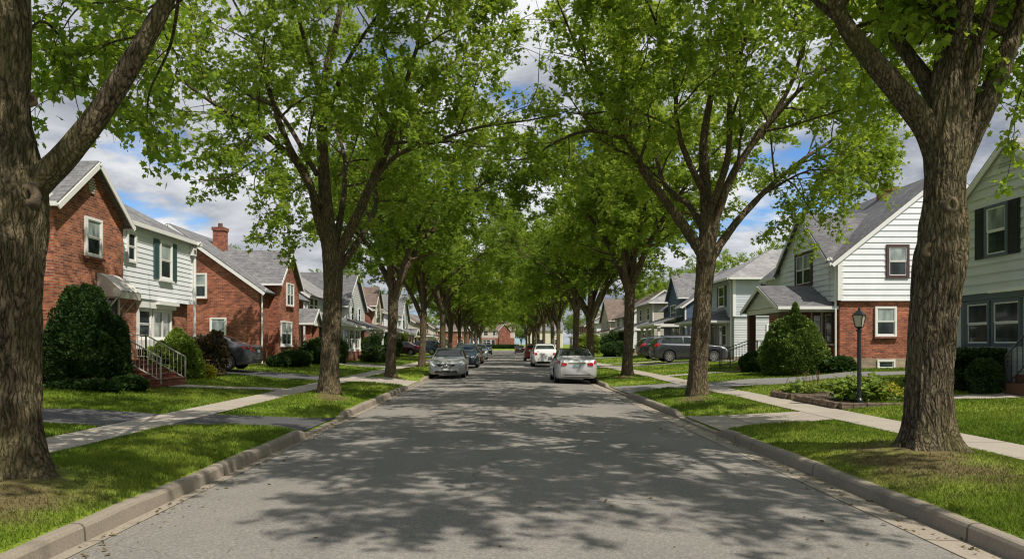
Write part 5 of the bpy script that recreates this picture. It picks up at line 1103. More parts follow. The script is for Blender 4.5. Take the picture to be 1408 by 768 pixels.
def m_paint(name, c, metallic=.6, rough=.32):
    m, nt, b = newmat(name); p = objco(nt)
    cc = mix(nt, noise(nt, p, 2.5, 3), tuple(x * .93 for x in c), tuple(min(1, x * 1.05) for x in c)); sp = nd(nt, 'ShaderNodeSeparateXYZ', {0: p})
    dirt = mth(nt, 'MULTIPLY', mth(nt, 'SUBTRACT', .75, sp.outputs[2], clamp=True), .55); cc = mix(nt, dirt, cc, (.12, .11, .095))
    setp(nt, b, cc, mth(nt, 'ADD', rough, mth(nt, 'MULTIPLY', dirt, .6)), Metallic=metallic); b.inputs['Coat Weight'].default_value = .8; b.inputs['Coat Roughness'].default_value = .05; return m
def make_car_mats():
    M['tyre'] = m_plain('tyre_rubber', (.018, .018, .018), .85, .2); M['rim'] = m_plain('alloy_rim', (.45, .45, .46), .35, .1, metallic=.8)
    M['carglass'] = m_glass('car_glass', (.012, .016, .016), .02, (.03, .045, .035)); M['tail'] = m_plain('tail_lamp_red', (.32, .012, .018), .15, .2, coat=1, bmp=0); M['headlamp'] = m_plain('headlamp_lens', (.55, .57, .58), .1, .25, 14, coat=1, bmp=0)
    M['carblack'] = m_plain('car_black_plastic', (.014, .014, .015), .6, .2); M['plate'] = m_plain('plate_blank', (.55, .56, .55), .5, .1); M['chrome'] = m_plain('chrome', (.7, .7, .7), .15, .02, metallic=1, bmp=0); M['plateteal'] = m_plain('plate_teal', (.20, .30, .30), .5, .15)
def make_car(kind, paint, label, loc, heading, cat='car', detail=True, plate='plate', name='parked_car', emblem=False):
    C = CARS[kind]; L = C['L']; root = tag(empty(name, loc, heading), label, cat, 'cars and SUVs parked along the street'); xo = L / 2    # local +x = rear in C coords; flip so +x is the front
    def fin(b, nm, mat, smooth=True, parent=root):
        b.v = [(xo - v[0], v[1], v[2]) for v in b.v]; return b.build(nm, mat, parent, smooth=smooth, uv=False)
    xs = np.unique(np.concatenate([np.linspace(0, .3, 9), np.linspace(.3, L - .3, 72), np.linspace(L - .3, L, 9)])); S = car_section(C, xs); n = len(xs); sub = 3
    vv = np.concatenate([np.linspace(i, i + 1, sub, endpoint=False) for i in range(NP - 1)] + [[NP - 1]]); T = []
    for v in vv:
        i = int(min(v, NP - 1.001)); t = v - i; p0, p1, p2, p3 = S[:, max(i - 1, 0)], S[:, i], S[:, i + 1], S[:, min(i + 2, NP - 1)]
        T.append(.5 * (2 * p1 + (p2 - p0) * t + (2 * p0 - 5 * p1 + 4 * p2 - p3) * t * t + (3 * p1 - p0 - 3 * p2 + p3) * t ** 3) if 0 < i < NP - 2 else p1 * (1 - t) + p2 * t)
    T = np.stack(T, 1); m = T.shape[1]; b = MB(); V = []; 
    for k in range(n):
        ring = [(xs[k], q[0], q[1]) for q in T[k]] + [(xs[k], -q[0], q[1]) for q in T[k][1:-1][::-1]]; V += ring
    rn = 2 * m - 2; F = [(k * rn + j, k * rn + (j + 1) % rn, (k + 1) * rn + (j + 1) % rn, (k + 1) * rn + j) for k in range(n - 1) for j in range(rn)]
    F += [tuple(range(rn))[::-1], tuple((n - 1) * rn + j for j in range(rn))]; b.add(V, F); body = fin(b, 'body', paint)
    # wheel wells cut with a boolean, then baked
    cutm = MB(); r = C['r']
    for xw in C['wb']:
        for sg in (-1, 1):
            vs = []; k = 24
            for yy in (C['W'] / 2 * .62, C['W'] / 2 + .2):
                for j in range(k): a = 6.2832 * j / k; vs.append((xw + (r + .055) * math.cos(a), sg * yy, r + .01 + (r + .055) * math.sin(a)))
            cutm.add(vs, [tuple(range(k)), tuple(range(k, 2 * k))] + [(j, (j + 1) % k, k + (j + 1) % k, k + j) for j in range(k)])
    co = fin(cutm, 'cut', M['carblack'], False); md = body.modifiers.new('b', 'BOOLEAN'); md.operation = 'DIFFERENCE'; md.object = co; md.solver = 'EXACT'
    try: md.material_mode = 'TRANSFER'
    except Exception: pass
    dg = bpy.context.evaluated_depsgraph_get(); me = bpy.data.meshes.new_from_object(body.evaluated_get(dg)); body.modifiers.clear()
    if len(me.polygons) > 1000: body.data = me
    bpy.data.objects.remove(co); body.data.set_sharp_from_angle(angle=R(35)) if hasattr(body.data, 'set_sharp_from_angle') else None
    wt = lambda v: 8.25 + 0 * v
    # glass
    w0, w1 = C['ws']; r0, r1 = C['rw']; g0, g1 = C['sg']; G = MB()
    for s in (-1, 1): car_patch(G, C, lambda v: (w0 + .06, w1 - .03), 9.5, NP - 1, 8, 5, s, .006)
    fin(G, 'windscreen', M['carglass']); G = MB()
    for s in (-1, 1): car_patch(G, C, lambda v: (r0 + .04, r1 - .06), 9.5 if kind == 'sedan' else 9.6, NP - 1, 8, 5, s, .006)
    fin(G, 'rear_window', M['carglass'])
    for s in (-1, 1):
        G = MB(); m1 = (g0 + g1) / 2 - .05; sh = (w1 - w0) * .75; rs = .42 if kind == 'sedan' else .18
        lo, hi = 7.25, 9.35
        fa = lambda v: (g0 - .22 + sh * ((v - lo) / (hi - lo)), m1); fb = lambda v: (m1 + .07, g1 + .12 - rs * ((v - lo) / (hi - lo)))
        car_patch(G, C, fa, lo, hi, 8, 4, s, .006); car_patch(G, C, fb, lo, hi, 8, 4, s, .006); fin(G, 'side_window', M['carglass'])
        if detail:
            G = MB(); car_patch(G, C, lambda v: (m1 + .01, m1 + .022), 2.3, 7.1, 1, 8, s, .0035); car_patch(G, C, lambda v: (g0 - .28, g0 - .268), 2.3, 7.1, 1, 8, s, .0035); car_patch(G, C, lambda v: (g1 - .02, g1 - .008), 3.2, 7.1, 1, 8, s, .0035); car_patch(G, C, lambda v: (1.45, 3.1), 2.0, 2.55, 4, 1, s, .012)
            fin(G, 'door_gap', M['carblack'])
            for xx in (m1 - .22, g1 - .25): G = MB(); p = car_surf(C, xx, 5.6); G.box(xx, xx + .17, *sorted((s * (p[1] - .01), s * (p[1] + .025))), p[2], p[2] + .03); fin(G, 'door_handle', paint)
        G = MB(); p = car_surf(C, w0 + .30, 7.0); y0 = s * (p[1] - .03); G.lathe([(.0, -.10), (.07, -.085), (.085, 0), (.07, .085), (0, .10)], 10, 'y', c=(w0 + .34, y0 + s * .12, p[2] + .06)); fin(G, 'mirror', paint if kind != 'x' else M['carblack'])
        G = MB(); car_patch(G, C, lambda v: (.035 + .02 * (6.6 - v), .42 + .12 * (v - 5.5)), 5.45, 6.75, 8, 4, s, .008); fin(G, 'headlight', M['headlamp'])
        G = MB()
        if kind == 'sedan': car_patch(G, C, lambda v: (L - .40, L - .035), 5.35, 6.9, 8, 4, s, .007)
        else: car_patch(G, C, lambda v: (L - .38, L - .04), 5.3, 7.3, 8, 5, s, .007)
        fin(G, 'tail_light', M['tail'])
    # front and rear ends (slightly proud flat pieces)
    fx = lambda z, e: None
    def endpiece(nm, pts, mat, front=True, th=.012, parent=root):
        G = MB(); X = []
        for y, z in pts:
            lo, hi = (0.0, .6) if front else (L - .6, L)
            # find x where the body's half width at height z equals |y| (march from the end inwards)
            best = lo if front else hi
            for q in (np.linspace(0, .6, 61) if front else np.linspace(L, L - .6, 61)):
                Sx = car_section(C, np.array([q]))[0]; i = [k for k in range(NP - 1) if Sx[k, 1] <= z <= Sx[k + 1, 1] or Sx[k + 1, 1] <= z <= Sx[k, 1]]
                if any(min(Sx[k, 0], Sx[k + 1, 0]) >= abs(y) - .03 or max(Sx[k, 0], Sx[k + 1, 0]) >= abs(y) for k in i): best = q; break
            X.append((best - (th if front else -th), y, z))
        G.poly(X); return fin(G, nm, mat, False, parent)
    hz = .66 if kind == 'sedan' else .80
    for s in (-1, 1): endpiece('headlight', [(s * .42, hz + .0), (s * .46, hz - .085), (s * .62, hz - .06), (s * .70, hz + .04), (s * .62, hz + .055)], M['headlamp'], th=.03)
    hb = .60 if kind == 'sedan' else .72
    if emblem:
        g = endpiece('grille', [(-.52, hb + .10), (-.22, hb - .12), (.22, hb - .12), (.52, hb + .10)], M['carblack'], th=.03)
        endpiece('grille_trim', [(-.30, hb - .06), (-.16, hb - .14), (.16, hb - .14), (.30, hb - .06), (.26, hb - .06), (.14, hb - .115), (-.14, hb - .115), (-.26, hb - .06)], M['chrome'], th=.04)
        G = MB(); G.lathe([(.0, -.01), (.075, -.008), (.075, .008), (.0, .01)], 16, 'z', c=(0, 0, 0)); G.v = [(-.055 + v[2], v[0], hb + .02 + v[1]) for v in G.v]; fin(G, 'emblem', M['chrome'], parent=g)
    else: endpiece('grille', [(-.42, hb + .04), (-.38, hb - .07), (.38, hb - .07), (.42, hb + .04)], M['carblack'], th=.03)
    endpiece('lower_grille', [(-.50, hb - .22), (-.55, hb - .32), (.55, hb - .32), (.50, hb - .22)], M['carblack'], th=.02); endpiece('licence_plate', [(-.15, hb - .10), (-.15, hb - .20), (.15, hb - .20), (.15, hb - .10)], M['plate'], th=.045)
    for s in (-1, 1):
        if kind == 'sedan': endpiece('tail_light', [(s * .40, .86), (s * .44, .75), (s * .64, .74), (s * .66, .80), (s * .62, .88)], M['tail'], False, th=.025)
        else: endpiece('tail_light', [(s * .56, 1.02), (s * .54, .88), (s * .72, .88), (s * .72, 1.02)], M['tail'], False, th=.025)
    zp = .78 if kind == 'sedan' else .92
    endpiece('licence_plate', [(-.16, zp + .04), (-.16, zp - .07), (.16, zp - .07), (.16, zp + .04)], M[plate], False, th=.03); endpiece('rear_bumper_insert', [(-.55, .40), (-.55, .29), (.55, .29), (.55, .40)], M['carblack'], False, th=.02)
    if kind == 'sedan': endpiece('boot_trim', [(-.36, zp + .095), (-.36, zp + .065), (.36, zp + .065), (.36, zp + .095)], M['chrome'], False, th=.03)
    else:
        for s in (-1, 1): G = MB(); G.tube([(2.0, s * .62, C['top'][1][6] + .0), (2.15, s * .62, 1.72), (3.8, s * .60, 1.70), (3.95, s * .6, 1.64)], .018, 6); fin(G, 'roof_rail', M['carblack'])
    for xw in C['wb']:
        for s in (-1, 1):
            y1 = s * (C['W'] / 2 - .035); y0 = s * (C['W'] / 2 - .235); G = MB(); pr = [(r * .62, y0), (r * .93, y0), (r, y0 + s * .03), (r, y1 - s * .03), (r * .94, y1), (r * .64, y1 - s * .008)]
            G.lathe(pr, 28, 'y', c=(0, 0, 0)); G.v = [(v[0] + xw, v[1], v[2] + r) for v in G.v]; w = fin(G, 'wheel', M['tyre'])
            G = MB(); k = 10
            G.lathe([(r * .64, y1 - s * .05), (r * .66, y1 - s * .004), (r * .58, y1 - s * .012), (r * .56, y1 - s * .06)], 28, 'y')
            for j in range(k):
                a = 6.2832 * j / k; c, sn = math.cos(a), math.sin(a); G.bar((0, y1 - s * .02, 0), (r * .6 * c, y1 - s * .02, r * .6 * sn), .05, .025, up=(0, 1, 0))
            G.lathe([(.0, y1 - s * .005), (.055, y1 - s * .008), (.06, y1 - s * .05), (0, y1 - s * .05)], 12, 'y'); G.v = [(v[0] + xw, v[1], v[2] + r) for v in G.v]; fin(G, 'rim', M['rim'], False, parent=w)
    return root
def copy_car(src, paint, label, loc, heading):
    """a copy of a finished car with every part; only its paint differs"""
    old = [c for c in src.children if c.name.startswith('body')][0].data.materials[0]
    r = src.copy(); link(r); r.location = loc; r.rotation_euler = (0, 0, heading); tag(r, label, 'car', 'cars and SUVs parked along the street')
    for ch in src.children:
        c = ch.copy(); link(c); c.parent = r
        if ch.data.materials and ch.data.materials[0] == old:
            c.data = ch.data.copy(); c.data.materials[0] = paint
        for g in ch.children: d = g.copy(); link(d); d.parent = c
    return r
def build_cars():
    make_car_mats(); rz = lambda x, y: float(road_z(np.array(x), np.array(y))); N, S, E, W = R(90), R(-90), 0.0, R(180)
    silver = m_paint('paint_silver', (.50, .51, .52), .35); silver2 = m_paint('paint_bright_silver', (.56, .57, .58), .35); white = m_paint('paint_white', (.70, .70, .69), .05, .4); red = m_paint('paint_red', (.22, .018, .022), .35)
    blue = m_paint('paint_dark_blue', (.022, .045, .085), .4); grey = m_paint('paint_grey', (.045, .05, .06), .45); black = m_paint('paint_black', (.016, .018, .022), .3); maroon = m_paint('paint_maroon', (.10, .02, .035), .4); steel = m_paint('paint_steel_blue', (.22, .28, .33), .6); rust = m_paint('paint_copper_red', (.26, .075, .055), .4); midgrey = m_paint('paint_mid_grey', (.085, .09, .105), .45)
    s1 = make_car('sedan', silver2, 'bright silver sedan parked at the right kerb, seen from behind with red tail lamps', (3.0, 31.8, rz(3.0, 31)), N, plate='plateteal')
    v1 = make_car('sedan', silver, 'silver car parked facing us at the left kerb, with a dark V-shaped grille', (-2.68, 36.4, rz(-2.6, 36)), S, emblem=True)
    u1 = make_car('suv', grey, 'dark grey SUV parked side-on in the driveway on the right', (11.75, 46.3, zt(11.5, 46.3) + .01), E, name='parked_suv')
    copy_car(u1, white, 'white SUV parked at the right kerb just ahead of the silver sedan', (2.95, 53.5, rz(2.95, 53)), N)
    copy_car(u1, red, 'red SUV parked at the right kerb ahead of the white one', (2.9, 70.5, rz(2.9, 70)), N)
    copy_car(s1, black, 'black car parked far along the right kerb', (2.9, 128, rz(2.9, 128)), N)
    copy_car(u1, blue, 'dark blue SUV parked at the left kerb right behind the silver oncoming car', (-2.6, 51, rz(-2.6, 51)), S)
    copy_car(s1, rust, 'copper red car in the line of oncoming cars at the left kerb', (-2.55, 61.5, rz(-2.6, 61)), S)
    copy_car(u1, steel, 'pale steel blue SUV behind the copper red car at the left kerb', (-2.55, 78, rz(-2.6, 78)), S)
    copy_car(u1, blue, 'small dark blue vehicle last in the left line of parked cars', (-2.6, 112, rz(-2.6, 112)), S)
    copy_car(s1, midgrey, 'grey sedan in the driveway between the two brick houses, tail towards the street', (-12.45, 30.1, zt(-12.0, 30.1) + .01), W)
    copy_car(u1, black, 'black SUV parked beyond the grey SUV in front of the blue house', (12.2, 53.2, zt(12, 53.2) + .005), E)
    copy_car(s1, maroon, 'maroon sedan side-on in a driveway between the second and third left trunks', (-10.9, 76.2, zt(-10.9, 76.2) + .01), W)
    copy_car(u1, blue, 'dark blue SUV beside the maroon sedan beyond the third left trunk', (-9.6, 84.5, zt(-9.6, 84.5) + .005), W)
# ------------------------------------------------------------------ shrubs, beds, posts
def blob(n, g, shape, rx, ry, h):
    """points on the skin of a shrub with outward directions"""
    a = g.random(n) * 2 * np.pi; t = g.random(n)
    if shape == 'cone':
        z = t ** 1.15; rr = np.where(z < .2, .88 + .12 * np.sin(z / .2 * np.pi / 2), np.cos(np.clip((z - .25) / .75, 0, 1) * np.pi / 2) ** .62 if h < 2.52 else 1 - np.clip((z - .2) / .8, 0, 1) ** 1.9)
        nx = np.stack([np.cos(a), np.sin(a), .35 + .9 * z], 1)
    elif shape == 'ball':
        z = (1 - np.cos(np.pi * (.06 + .94 * t))) / 2; z = 1 - z; rr = np.sqrt(np.clip(1 - (2 * z - 1) ** 2, 0, 1)); rr = np.where(z < .5, np.maximum(rr, .8), rr)
        nx = np.stack([np.cos(a) * rr, np.sin(a) * rr, (2 * z - 1)], 1)
    else:   # box hedge
        top = t < .4; z = np.where(top, 1.0, g.random(n)); sx = np.sign(np.cos(a)) * np.minimum(1, np.abs(np.cos(a)) * 1.42); sy = np.sign(np.sin(a)) * np.minimum(1, np.abs(np.sin(a)) * 1.42)
        q = np.where(top, np.sqrt(g.random(n)), 1.0); P = np.stack([sx * q * rx, sy * q * ry, z * h], 1); nx = np.stack([np.where(top, 0, sx), np.where(top, 0, sy), np.where(top, 1, .2)], 1)
        return P, unit_rows(nx)
    return np.stack([np.cos(a) * rr * rx, np.sin(a) * rr * ry, z * h], 1), unit_rows(nx)
def unit_rows(v): return v / (np.linalg.norm(v, axis=1)[:, None] + 1e-9)
def shrub(name, label, x, y, rx, ry, h, shape, mat, n, ls, group='shrubs by the houses', rough=.12, leaf=KITE, seed=1, core=True, lay=1.0, cat='shrub', dz=0.0, blossoms=None):
    g = np.random.default_rng(seed); z = zt(x, y) - .03 + dz; root = tag(empty(name, (x, y, z)), label, cat, group)
    P, Nn = blob(n, g, shape, rx, ry, h); s = max(rx, h * .5)
    nz = np.array([mnoise.fractal(Vector(p * (2.1 / s) + np.array([seed * 3.1, 0, 0])), 1.0, 2.0, 3) for p in P])
    P = P * (1 + rough * nz)[:, None] * np.array([1, 1, 1.0]) - Nn * (g.random(n) ** 2 * .16 * s)[:, None]; P[:, 2] = np.maximum(P[:, 2], .02)
    ax = Nn * lay + g.normal(0, .55, (n, 3)) + np.array([0, 0, .15]); tint = np.clip(.45 + .9 * nz + g.normal(0, .2, n), 0, 1)
    leaf_mesh('foliage', P, ax, ls * (.6 + .8 * g.random(n)), leaf, M[mat], g, tilt=.8, parent=root, tint=tint)
    if blossoms:
        bm_, k, bs = blossoms; i = g.choice(n, k); leaf_mesh('blossoms', P[i] + Nn[i] * .03, Nn[i] + g.normal(0, .4, (k, 3)), bs * (.6 + .8 * g.random(k)), STAR3, M[bm_], g, tilt=1.0, parent=root)
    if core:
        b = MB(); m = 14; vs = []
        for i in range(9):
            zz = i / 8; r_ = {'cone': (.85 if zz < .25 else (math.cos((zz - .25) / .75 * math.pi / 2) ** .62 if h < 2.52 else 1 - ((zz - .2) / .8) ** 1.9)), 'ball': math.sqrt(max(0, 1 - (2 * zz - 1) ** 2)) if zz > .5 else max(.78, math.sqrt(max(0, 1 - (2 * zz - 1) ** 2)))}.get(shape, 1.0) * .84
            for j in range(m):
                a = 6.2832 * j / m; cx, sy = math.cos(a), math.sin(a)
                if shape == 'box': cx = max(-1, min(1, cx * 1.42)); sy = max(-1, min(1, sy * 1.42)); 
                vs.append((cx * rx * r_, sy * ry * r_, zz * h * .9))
        b.add(vs, [(i * m + j, i * m + (j + 1) % m, (i + 1) * m + (j + 1) % m, (i + 1) * m + j) for i in range(8) for j in range(m)] + [tuple(8 * m + j for j in range(m))]); b.build('stems_or_core', M['core'], root, smooth=True, uv=False)  # near-black filler shell in the foliage, inner shade put into its colour, no twigs
    return root
def bed(label, x0, x1, y0, y1, h=.16):
    z = min(zt(x0, y0), zt(x0, y1)) - .04; root = tag(empty('flower_bed', (x0, y0, z)), label, 'flower bed', 'edged flower beds on the lawn'); g = random.Random(int(x0 * 100 + y0)); b = MB()
    def run(ax, a, c, fixed):
        p = a
        while p < c - .02:
            q = min(c, p + g.uniform(.24, .34)); w = .075; j = g.uniform(-.012, .012); top = zt(x0, (y0 + y1) / 2) - z + h + g.uniform(-.012, .012)
            if ax == 'x': b.box(p - x0 + .004, q - x0 - .004, fixed - y0 - w + j, fixed - y0 + w + j, -.1, top)
            else: b.box(fixed - x0 - w + j, fixed - x0 + w + j, p - y0 + .004, q - y0 - .004, -.1, top)
            p = q
    run('x', x0, x1, y0); run('x', x0, x1, y1); run('y', y0 + .08, y1 - .08, x0); run('y', y0 + .08, y1 - .08, x1)
    b.build('edging', M['edging'], root, bevel=.012)
    b = MB(); zz = zt(x0, (y0 + y1) / 2) - z + h - .05; b.box(.05, x1 - x0 - .05, .05, y1 - y0 - .05, zz - .3, zz); b.build('soil', M['soil'], root); return z + zz
def build_plants():
    shrub('yew_shrub', 'big dark cone-shaped yew beside the steps of the first brick house', -11.15, 19.3, 1.10, 1.10, 2.5, 'cone', 'yew', 50000, .09, seed=3, rough=.17)
    shrub('low_plant', 'low strip of pale leafy ground plants at the foot of the big dark yew', -10.5, 18.2, 1.0, .30, .26, 'ball', 'hedge', 2600, .09, seed=4, core=False)
    shrub('small_shrub', 'small glossy green shrub between the dark yew and the brick steps', -9.9, 19.2, .45, .4, .40, 'ball', 'hedge', 7000, .08, seed=5)
    shrub('yew_shrub', 'bright green conical shrub beyond the white stair railing', -11.2, 25.2, .72, .72, 1.6, 'cone', 'bright', 15000, .08, seed=6)
    shrub('leafy_shrub', 'light leafy bush under the picture window of the first house', -11.3, 24.2, .5, .45, 1.15, 'ball', 'bright', 3800, .10, seed=7, rough=.2)
    shrub('purple_shrub', 'bronze purple bush in front of the grey driveway sedan', -11.05, 27.3, .66, .66, 1.5, 'ball', 'purple', 9000, .085, seed=8, rough=.25)
    shrub('flower_clump', 'clump of yellow-green flowers between the bright cone shrub and the bronze bush', -10.8, 26.2, .42, .4, .46, 'ball', 'yellow', 2600, .07, seed=9, core=False, cat='flowers')
    shrub('small_shrub', 'small grey-green bush at the corner downspout of the second brick house', -11.3, 36.6, .55, .5, .6, 'ball', 'hedge', 3000, .09, seed=10)
    shrub('hedge', 'clipped dark green mound hedge in front of the second brick house', -11.1, 38.6, .85, 1.5, .85, 'ball', 'hedge', 11000, .085, seed=11, rough=.06)
    shrub('leafy_shrub', 'loose green shrub at the door of the second brick house', -11.2, 43.0, .8, .8, 1.3, 'ball', 'hedge', 6000, .10, seed=12, rough=.3)
    shrub('leafy_shrub', 'tall light green shrub just left of the second left maple trunk', -10.6, 45.6, .8, .9, 1.6, 'ball', 'yew2', 7000, .10, seed=13, rough=.25)
    shrub('leafy_shrub', 'dark shrub with upright shoots before the fourth left house', -10.4, 57.0, 1.0, 1.2, 1.6, 'ball', 'hedge', 6500, .12, seed=14, rough=.35)
    shrub('flower_clump', 'low greyish flower border beside the right of the second left trunk', -9.2, 52.0, .9, 1.3, .7, 'ball', 'yew2', 4000, .11, seed=15, rough=.3, cat='flowers', blossoms=('flower', 60, .12))
    shrub('leafy_shrub', 'round bright shrub in front of the white house beyond the dark upright shrub', -11.0, 70.0, 1.2, 1.5, 1.9, 'ball', 'yew2', 6000, .15, seed=16, rough=.2)
    shrub('leafy_shrub', 'round bright shrub behind the maroon sedan', -11.6, 80.5, 1.2, 1.2, 2.2, 'ball', 'bright', 5000, .16, seed=17, rough=.25)
    shrub('yew_shrub', 'big light green cone-shaped yew before the porch of the white and brick house', 11.4, 28.4, 1.22, 1.2, 2.55, 'cone', 'yew3', 46000, .095, seed=20, rough=.16)
    shrub('hedge', 'short rounded green hedge at the porch steps of the white and brick house', 10.9, 31.1, .75, .9, .85, 'ball', 'hedge', 8000, .08, seed=21, rough=.08)
    shrub('low_plant', 'broad-leaved low plants at the foot of the light green yew', 12.6, 27.6, .75, .5, .50, 'ball', 'hedge', 2600, .16, seed=22, core=False, rough=.25)
    shrub('hedge', 'dark green boxy hedge under the windows of the pale green house', 11.75, 18.9, .55, 1.05, .95, 'box', 'yew', 14000, .08, seed=23, rough=.08)
    shrub('round_shrub', 'small dense round dark green shrub beside the brown steps', 11.35, 17.15, .36, .36, .82, 'ball', 'yew2', 8000, .06, seed=24, rough=.05)
    shrub('low_plant', 'pale broad-leaved plant below the boxy hedge of the pale green house', 11.0, 18.9, .35, .5, .38, 'ball', 'hedge', 900, .16, seed=25, core=False)
    shrub('leafy_shrub', 'shrub with red blossoms by the porch of the pale grey house', 13.2, 50.4, .55, .6, .8, 'ball', 'hedge', 2600, .11, seed=26, rough=.3, blossoms=('redflower', 60, .12))
    shrub('leafy_shrub', 'dark round shrub on the right lawn behind the third right trunk', 12.0, 77.0, 1.5, 1.7, 2.3, 'ball', 'hedge', 8000, .15, seed=27, rough=.25)
    shrub('leafy_shrub', 'dark spreading shrub next to the round one beyond the third right trunk', 11.0, 70.4, 1.5, 1.3, 1.3, 'ball', 'hedge', 6000, .15, seed=28, rough=.3)
    shrub('leafy_shrub', 'yellow-green bush between the third and fourth right trunks', 9.8, 84.0, 1.5, 1.6, 2.2, 'ball', 'bright', 6000, .18, seed=29, rough=.25, blossoms=('yellow', 300, .2))
    shrub('hedge', 'long low hedge across the front of the houses closing the street', -2.5, 203, 6.5, 1.0, 1.1, 'box', 'hedge', 9000, .25, seed=30, rough=.1)
    # flower beds by the lamp post
    zb = bed('nearer of the two stone-edged flower beds, with the lamp post in it', 7.35, 9.5, 15.9, 18.3); bed('smaller stone-edged flower bed just behind the one with the lamp post', 7.35, 8.7, 18.7, 19.9)
    def loose_plant(label, x, y, rx, ry, h, stems_or_core, lpf, ls, mat, seed, blossoms=None):
        g4 = np.random.default_rng(seed); z = zb - .03; r = tag(empty('flowering_plant', (x, y, z)), label, 'plant', 'plants in the flower beds'); st = MB(); P = []; A = []; tips = []
        for k in range(stems_or_core):
            a = g4.random() * 6.283; q = math.sqrt(g4.random()); bx, by = q * rx * math.cos(a) * .8, q * ry * math.sin(a) * .8; hh = h * (.45 + .65 * g4.random()) * (1.1 - .45 * q)
            tx, ty = bx + math.cos(a) * .16 * q + g4.normal(0, .05), by + math.sin(a) * .16 * q + g4.normal(0, .05); st.tube([(bx, by, 0), ((bx + tx) / 2, (by + ty) / 2, hh * .6), (tx, ty, hh)], [.007, .006, .003], 4); tips.append((tx, ty, hh))
            for m_ in range(lpf):
                f = .15 + .85 * m_ / lpf; b_ = g4.random() * 6.283; P.append((bx + (tx - bx) * f + .03 * math.cos(b_), by + (ty - by) * f + .03 * math.sin(b_), hh * f)); A.append((math.cos(b_), math.sin(b_), g4.normal(.15, .35)))
        st.build('stems_or_core', M['hedge_stem'], r, uv=False); leaf_mesh('foliage', np.array(P), np.array(A), ls * (.5 + .8 * g4.random(len(P))), KITE, M[mat], g4, tilt=.45, parent=r)
        if blossoms:
            bm_, n, bs = blossoms; T = np.array(tips)[g4.integers(0, len(tips), n)] + g4.normal(0, .05, (n, 3)); leaf_mesh('blossoms', T, g4.normal(0, 1, (n, 3)) + np.array([0, 0, .8]), bs * (.6 + .8 * g4.random(n)), STAR3, M[bm_], g4, tilt=1, parent=r)
    loose_plant('mass of large-leaved green plants in the bed around the lamp post', 8.40, 17.15, .62, .7, .72, 70, 14, .17, 'bright', 31, ('flower', 40, .05))
    loose_plant('pale yellow flowering plant at the right end of the lamp post bed', 9.05, 16.75, .36, .6, .46, 40, 10, .11, 'bright', 32, ('yellow', 420, .065))
    loose_plant('leafy plant with thin reddish stalks in the smaller bed behind', 7.95, 19.3, .42, .42, .5, 30, 11, .13, 'bright', 33)
    g = random.Random(3); b = MB()
    for k in range(16):
        x = 7.6 + g.random() * .95; y = 19.0 + g.random() * .7; h = .42 + .25 * g.random(); b.tube([(x, y, zb - .02), (x + g.uniform(-.03, .03), y, zb + h * .5), (x + g.uniform(-.09, .09), y + g.uniform(-.05, .05), zb + h)], [.006, .005, .008], 4)
    o = b.build('flower_stalks', M['post_brown'], None, uv=False); tag(o, 'thin dried reddish flower stalks standing in the smaller flower bed', 'plant', 'plants in the flower beds')
    # lamp post
    x, y = 8.05, 16.45; z = zb - .03; r = tag(empty('lamp_post', (x, y, z)), 'black garden lamp post with a glass lantern rising from the flower bed', 'lamp post')
    b = MB(); b.lathe([(.075, -.1), (.075, .10), (.05, .14), (.045, .5), (.042, 1.62), (.06, 1.64), (.06, 1.68), (.03, 1.70)], 14); b.build('post', M['black'], r, smooth=False, uv=False)
    b = MB(); b.lathe([(.03, 1.70), (.09, 1.73), (.095, 1.75)], 4); b.lathe([(.17, 2.0), (.16, 2.02), (.05, 2.11), (.03, 2.13), (.028, 2.17), (.0, 2.19)], 4)
    for k in range(4): a = k * math.pi / 2; b.bar((.092 * math.cos(a), .092 * math.sin(a), 1.75), (.15 * math.cos(a), .15 * math.sin(a), 2.0), .016)
    b.build('lantern_frame', M['black'], r, uv=False); b = MB(); b.lathe([(.085, 1.752), (.142, 1.998)], 4); b.build('lantern_glass', M['lampglass'], r, uv=False)
    # dry leaves and bits along the gutters and on the grass
    g3 = np.random.default_rng(77); n = 900; sd = np.where(g3.random(n) < .5, -1, 1); e = np.abs(g3.normal(0, .22, n)); yy = 4.5 + g3.random(n) ** 1.6 * 40
    xx = np.where(sd < 0, XL + .02 + e, XR - .02 - e); zz = road_z(xx, yy) + .012; P = np.stack([xx, yy, zz], 1)
    m = 500; P2x = g3.uniform(-8, 8.5, m); P2y = 5 + g3.random(m) ** 1.5 * 22; okk = grass_ok(P2x, P2y) | (np.abs(P2x) < 3.2); P2x, P2y = P2x[okk], P2y[okk]
    z2 = np.where((P2x > XL) & (P2x < XR), road_z(P2x, P2y) + .012, terr(P2x, P2y) + .035); P = np.concatenate([P, np.stack([P2x, P2y, z2], 1)]); n = len(P)
    a = g3.random(n) * 6.283; o = leaf_mesh('leaf_litter', P, np.stack([np.cos(a), np.sin(a), g3.normal(0, .15, n)], 1), .018 + .05 * g3.random(n) ** 2, KITE, M['litter'], g3, tilt=.35); tag(o, kind='stuff')
    # thin post by the pale grey house's lawn
    x, y = 11.2, 37.6; z = zt(x, y); r = tag(empty('post', (x, y, z)), 'thin black post standing on the lawn in front of the pale grey house', 'post'); b = MB(); b.lathe([(.05, -.1), (.05, .05), (.035, .08), (.035, .95), (.05, .96), (.0, 1.0)], 8); b.build('shaft', M['black'], r, uv=False)
    # pot on the landing of the first house
    x, y = -11.2, 20.55; z = 1.19; r = tag(empty('flower_pot', (x, y, z)), 'dark potted plant on the landing of the brick steps', 'flower pot'); b = MB(); b.lathe([(.10, 0), (.15, .28), (.17, .28), (.17, .32), (.14, .32), (.13, .26)], 14); b.build('pot', M['post_brown'], r, uv=False)
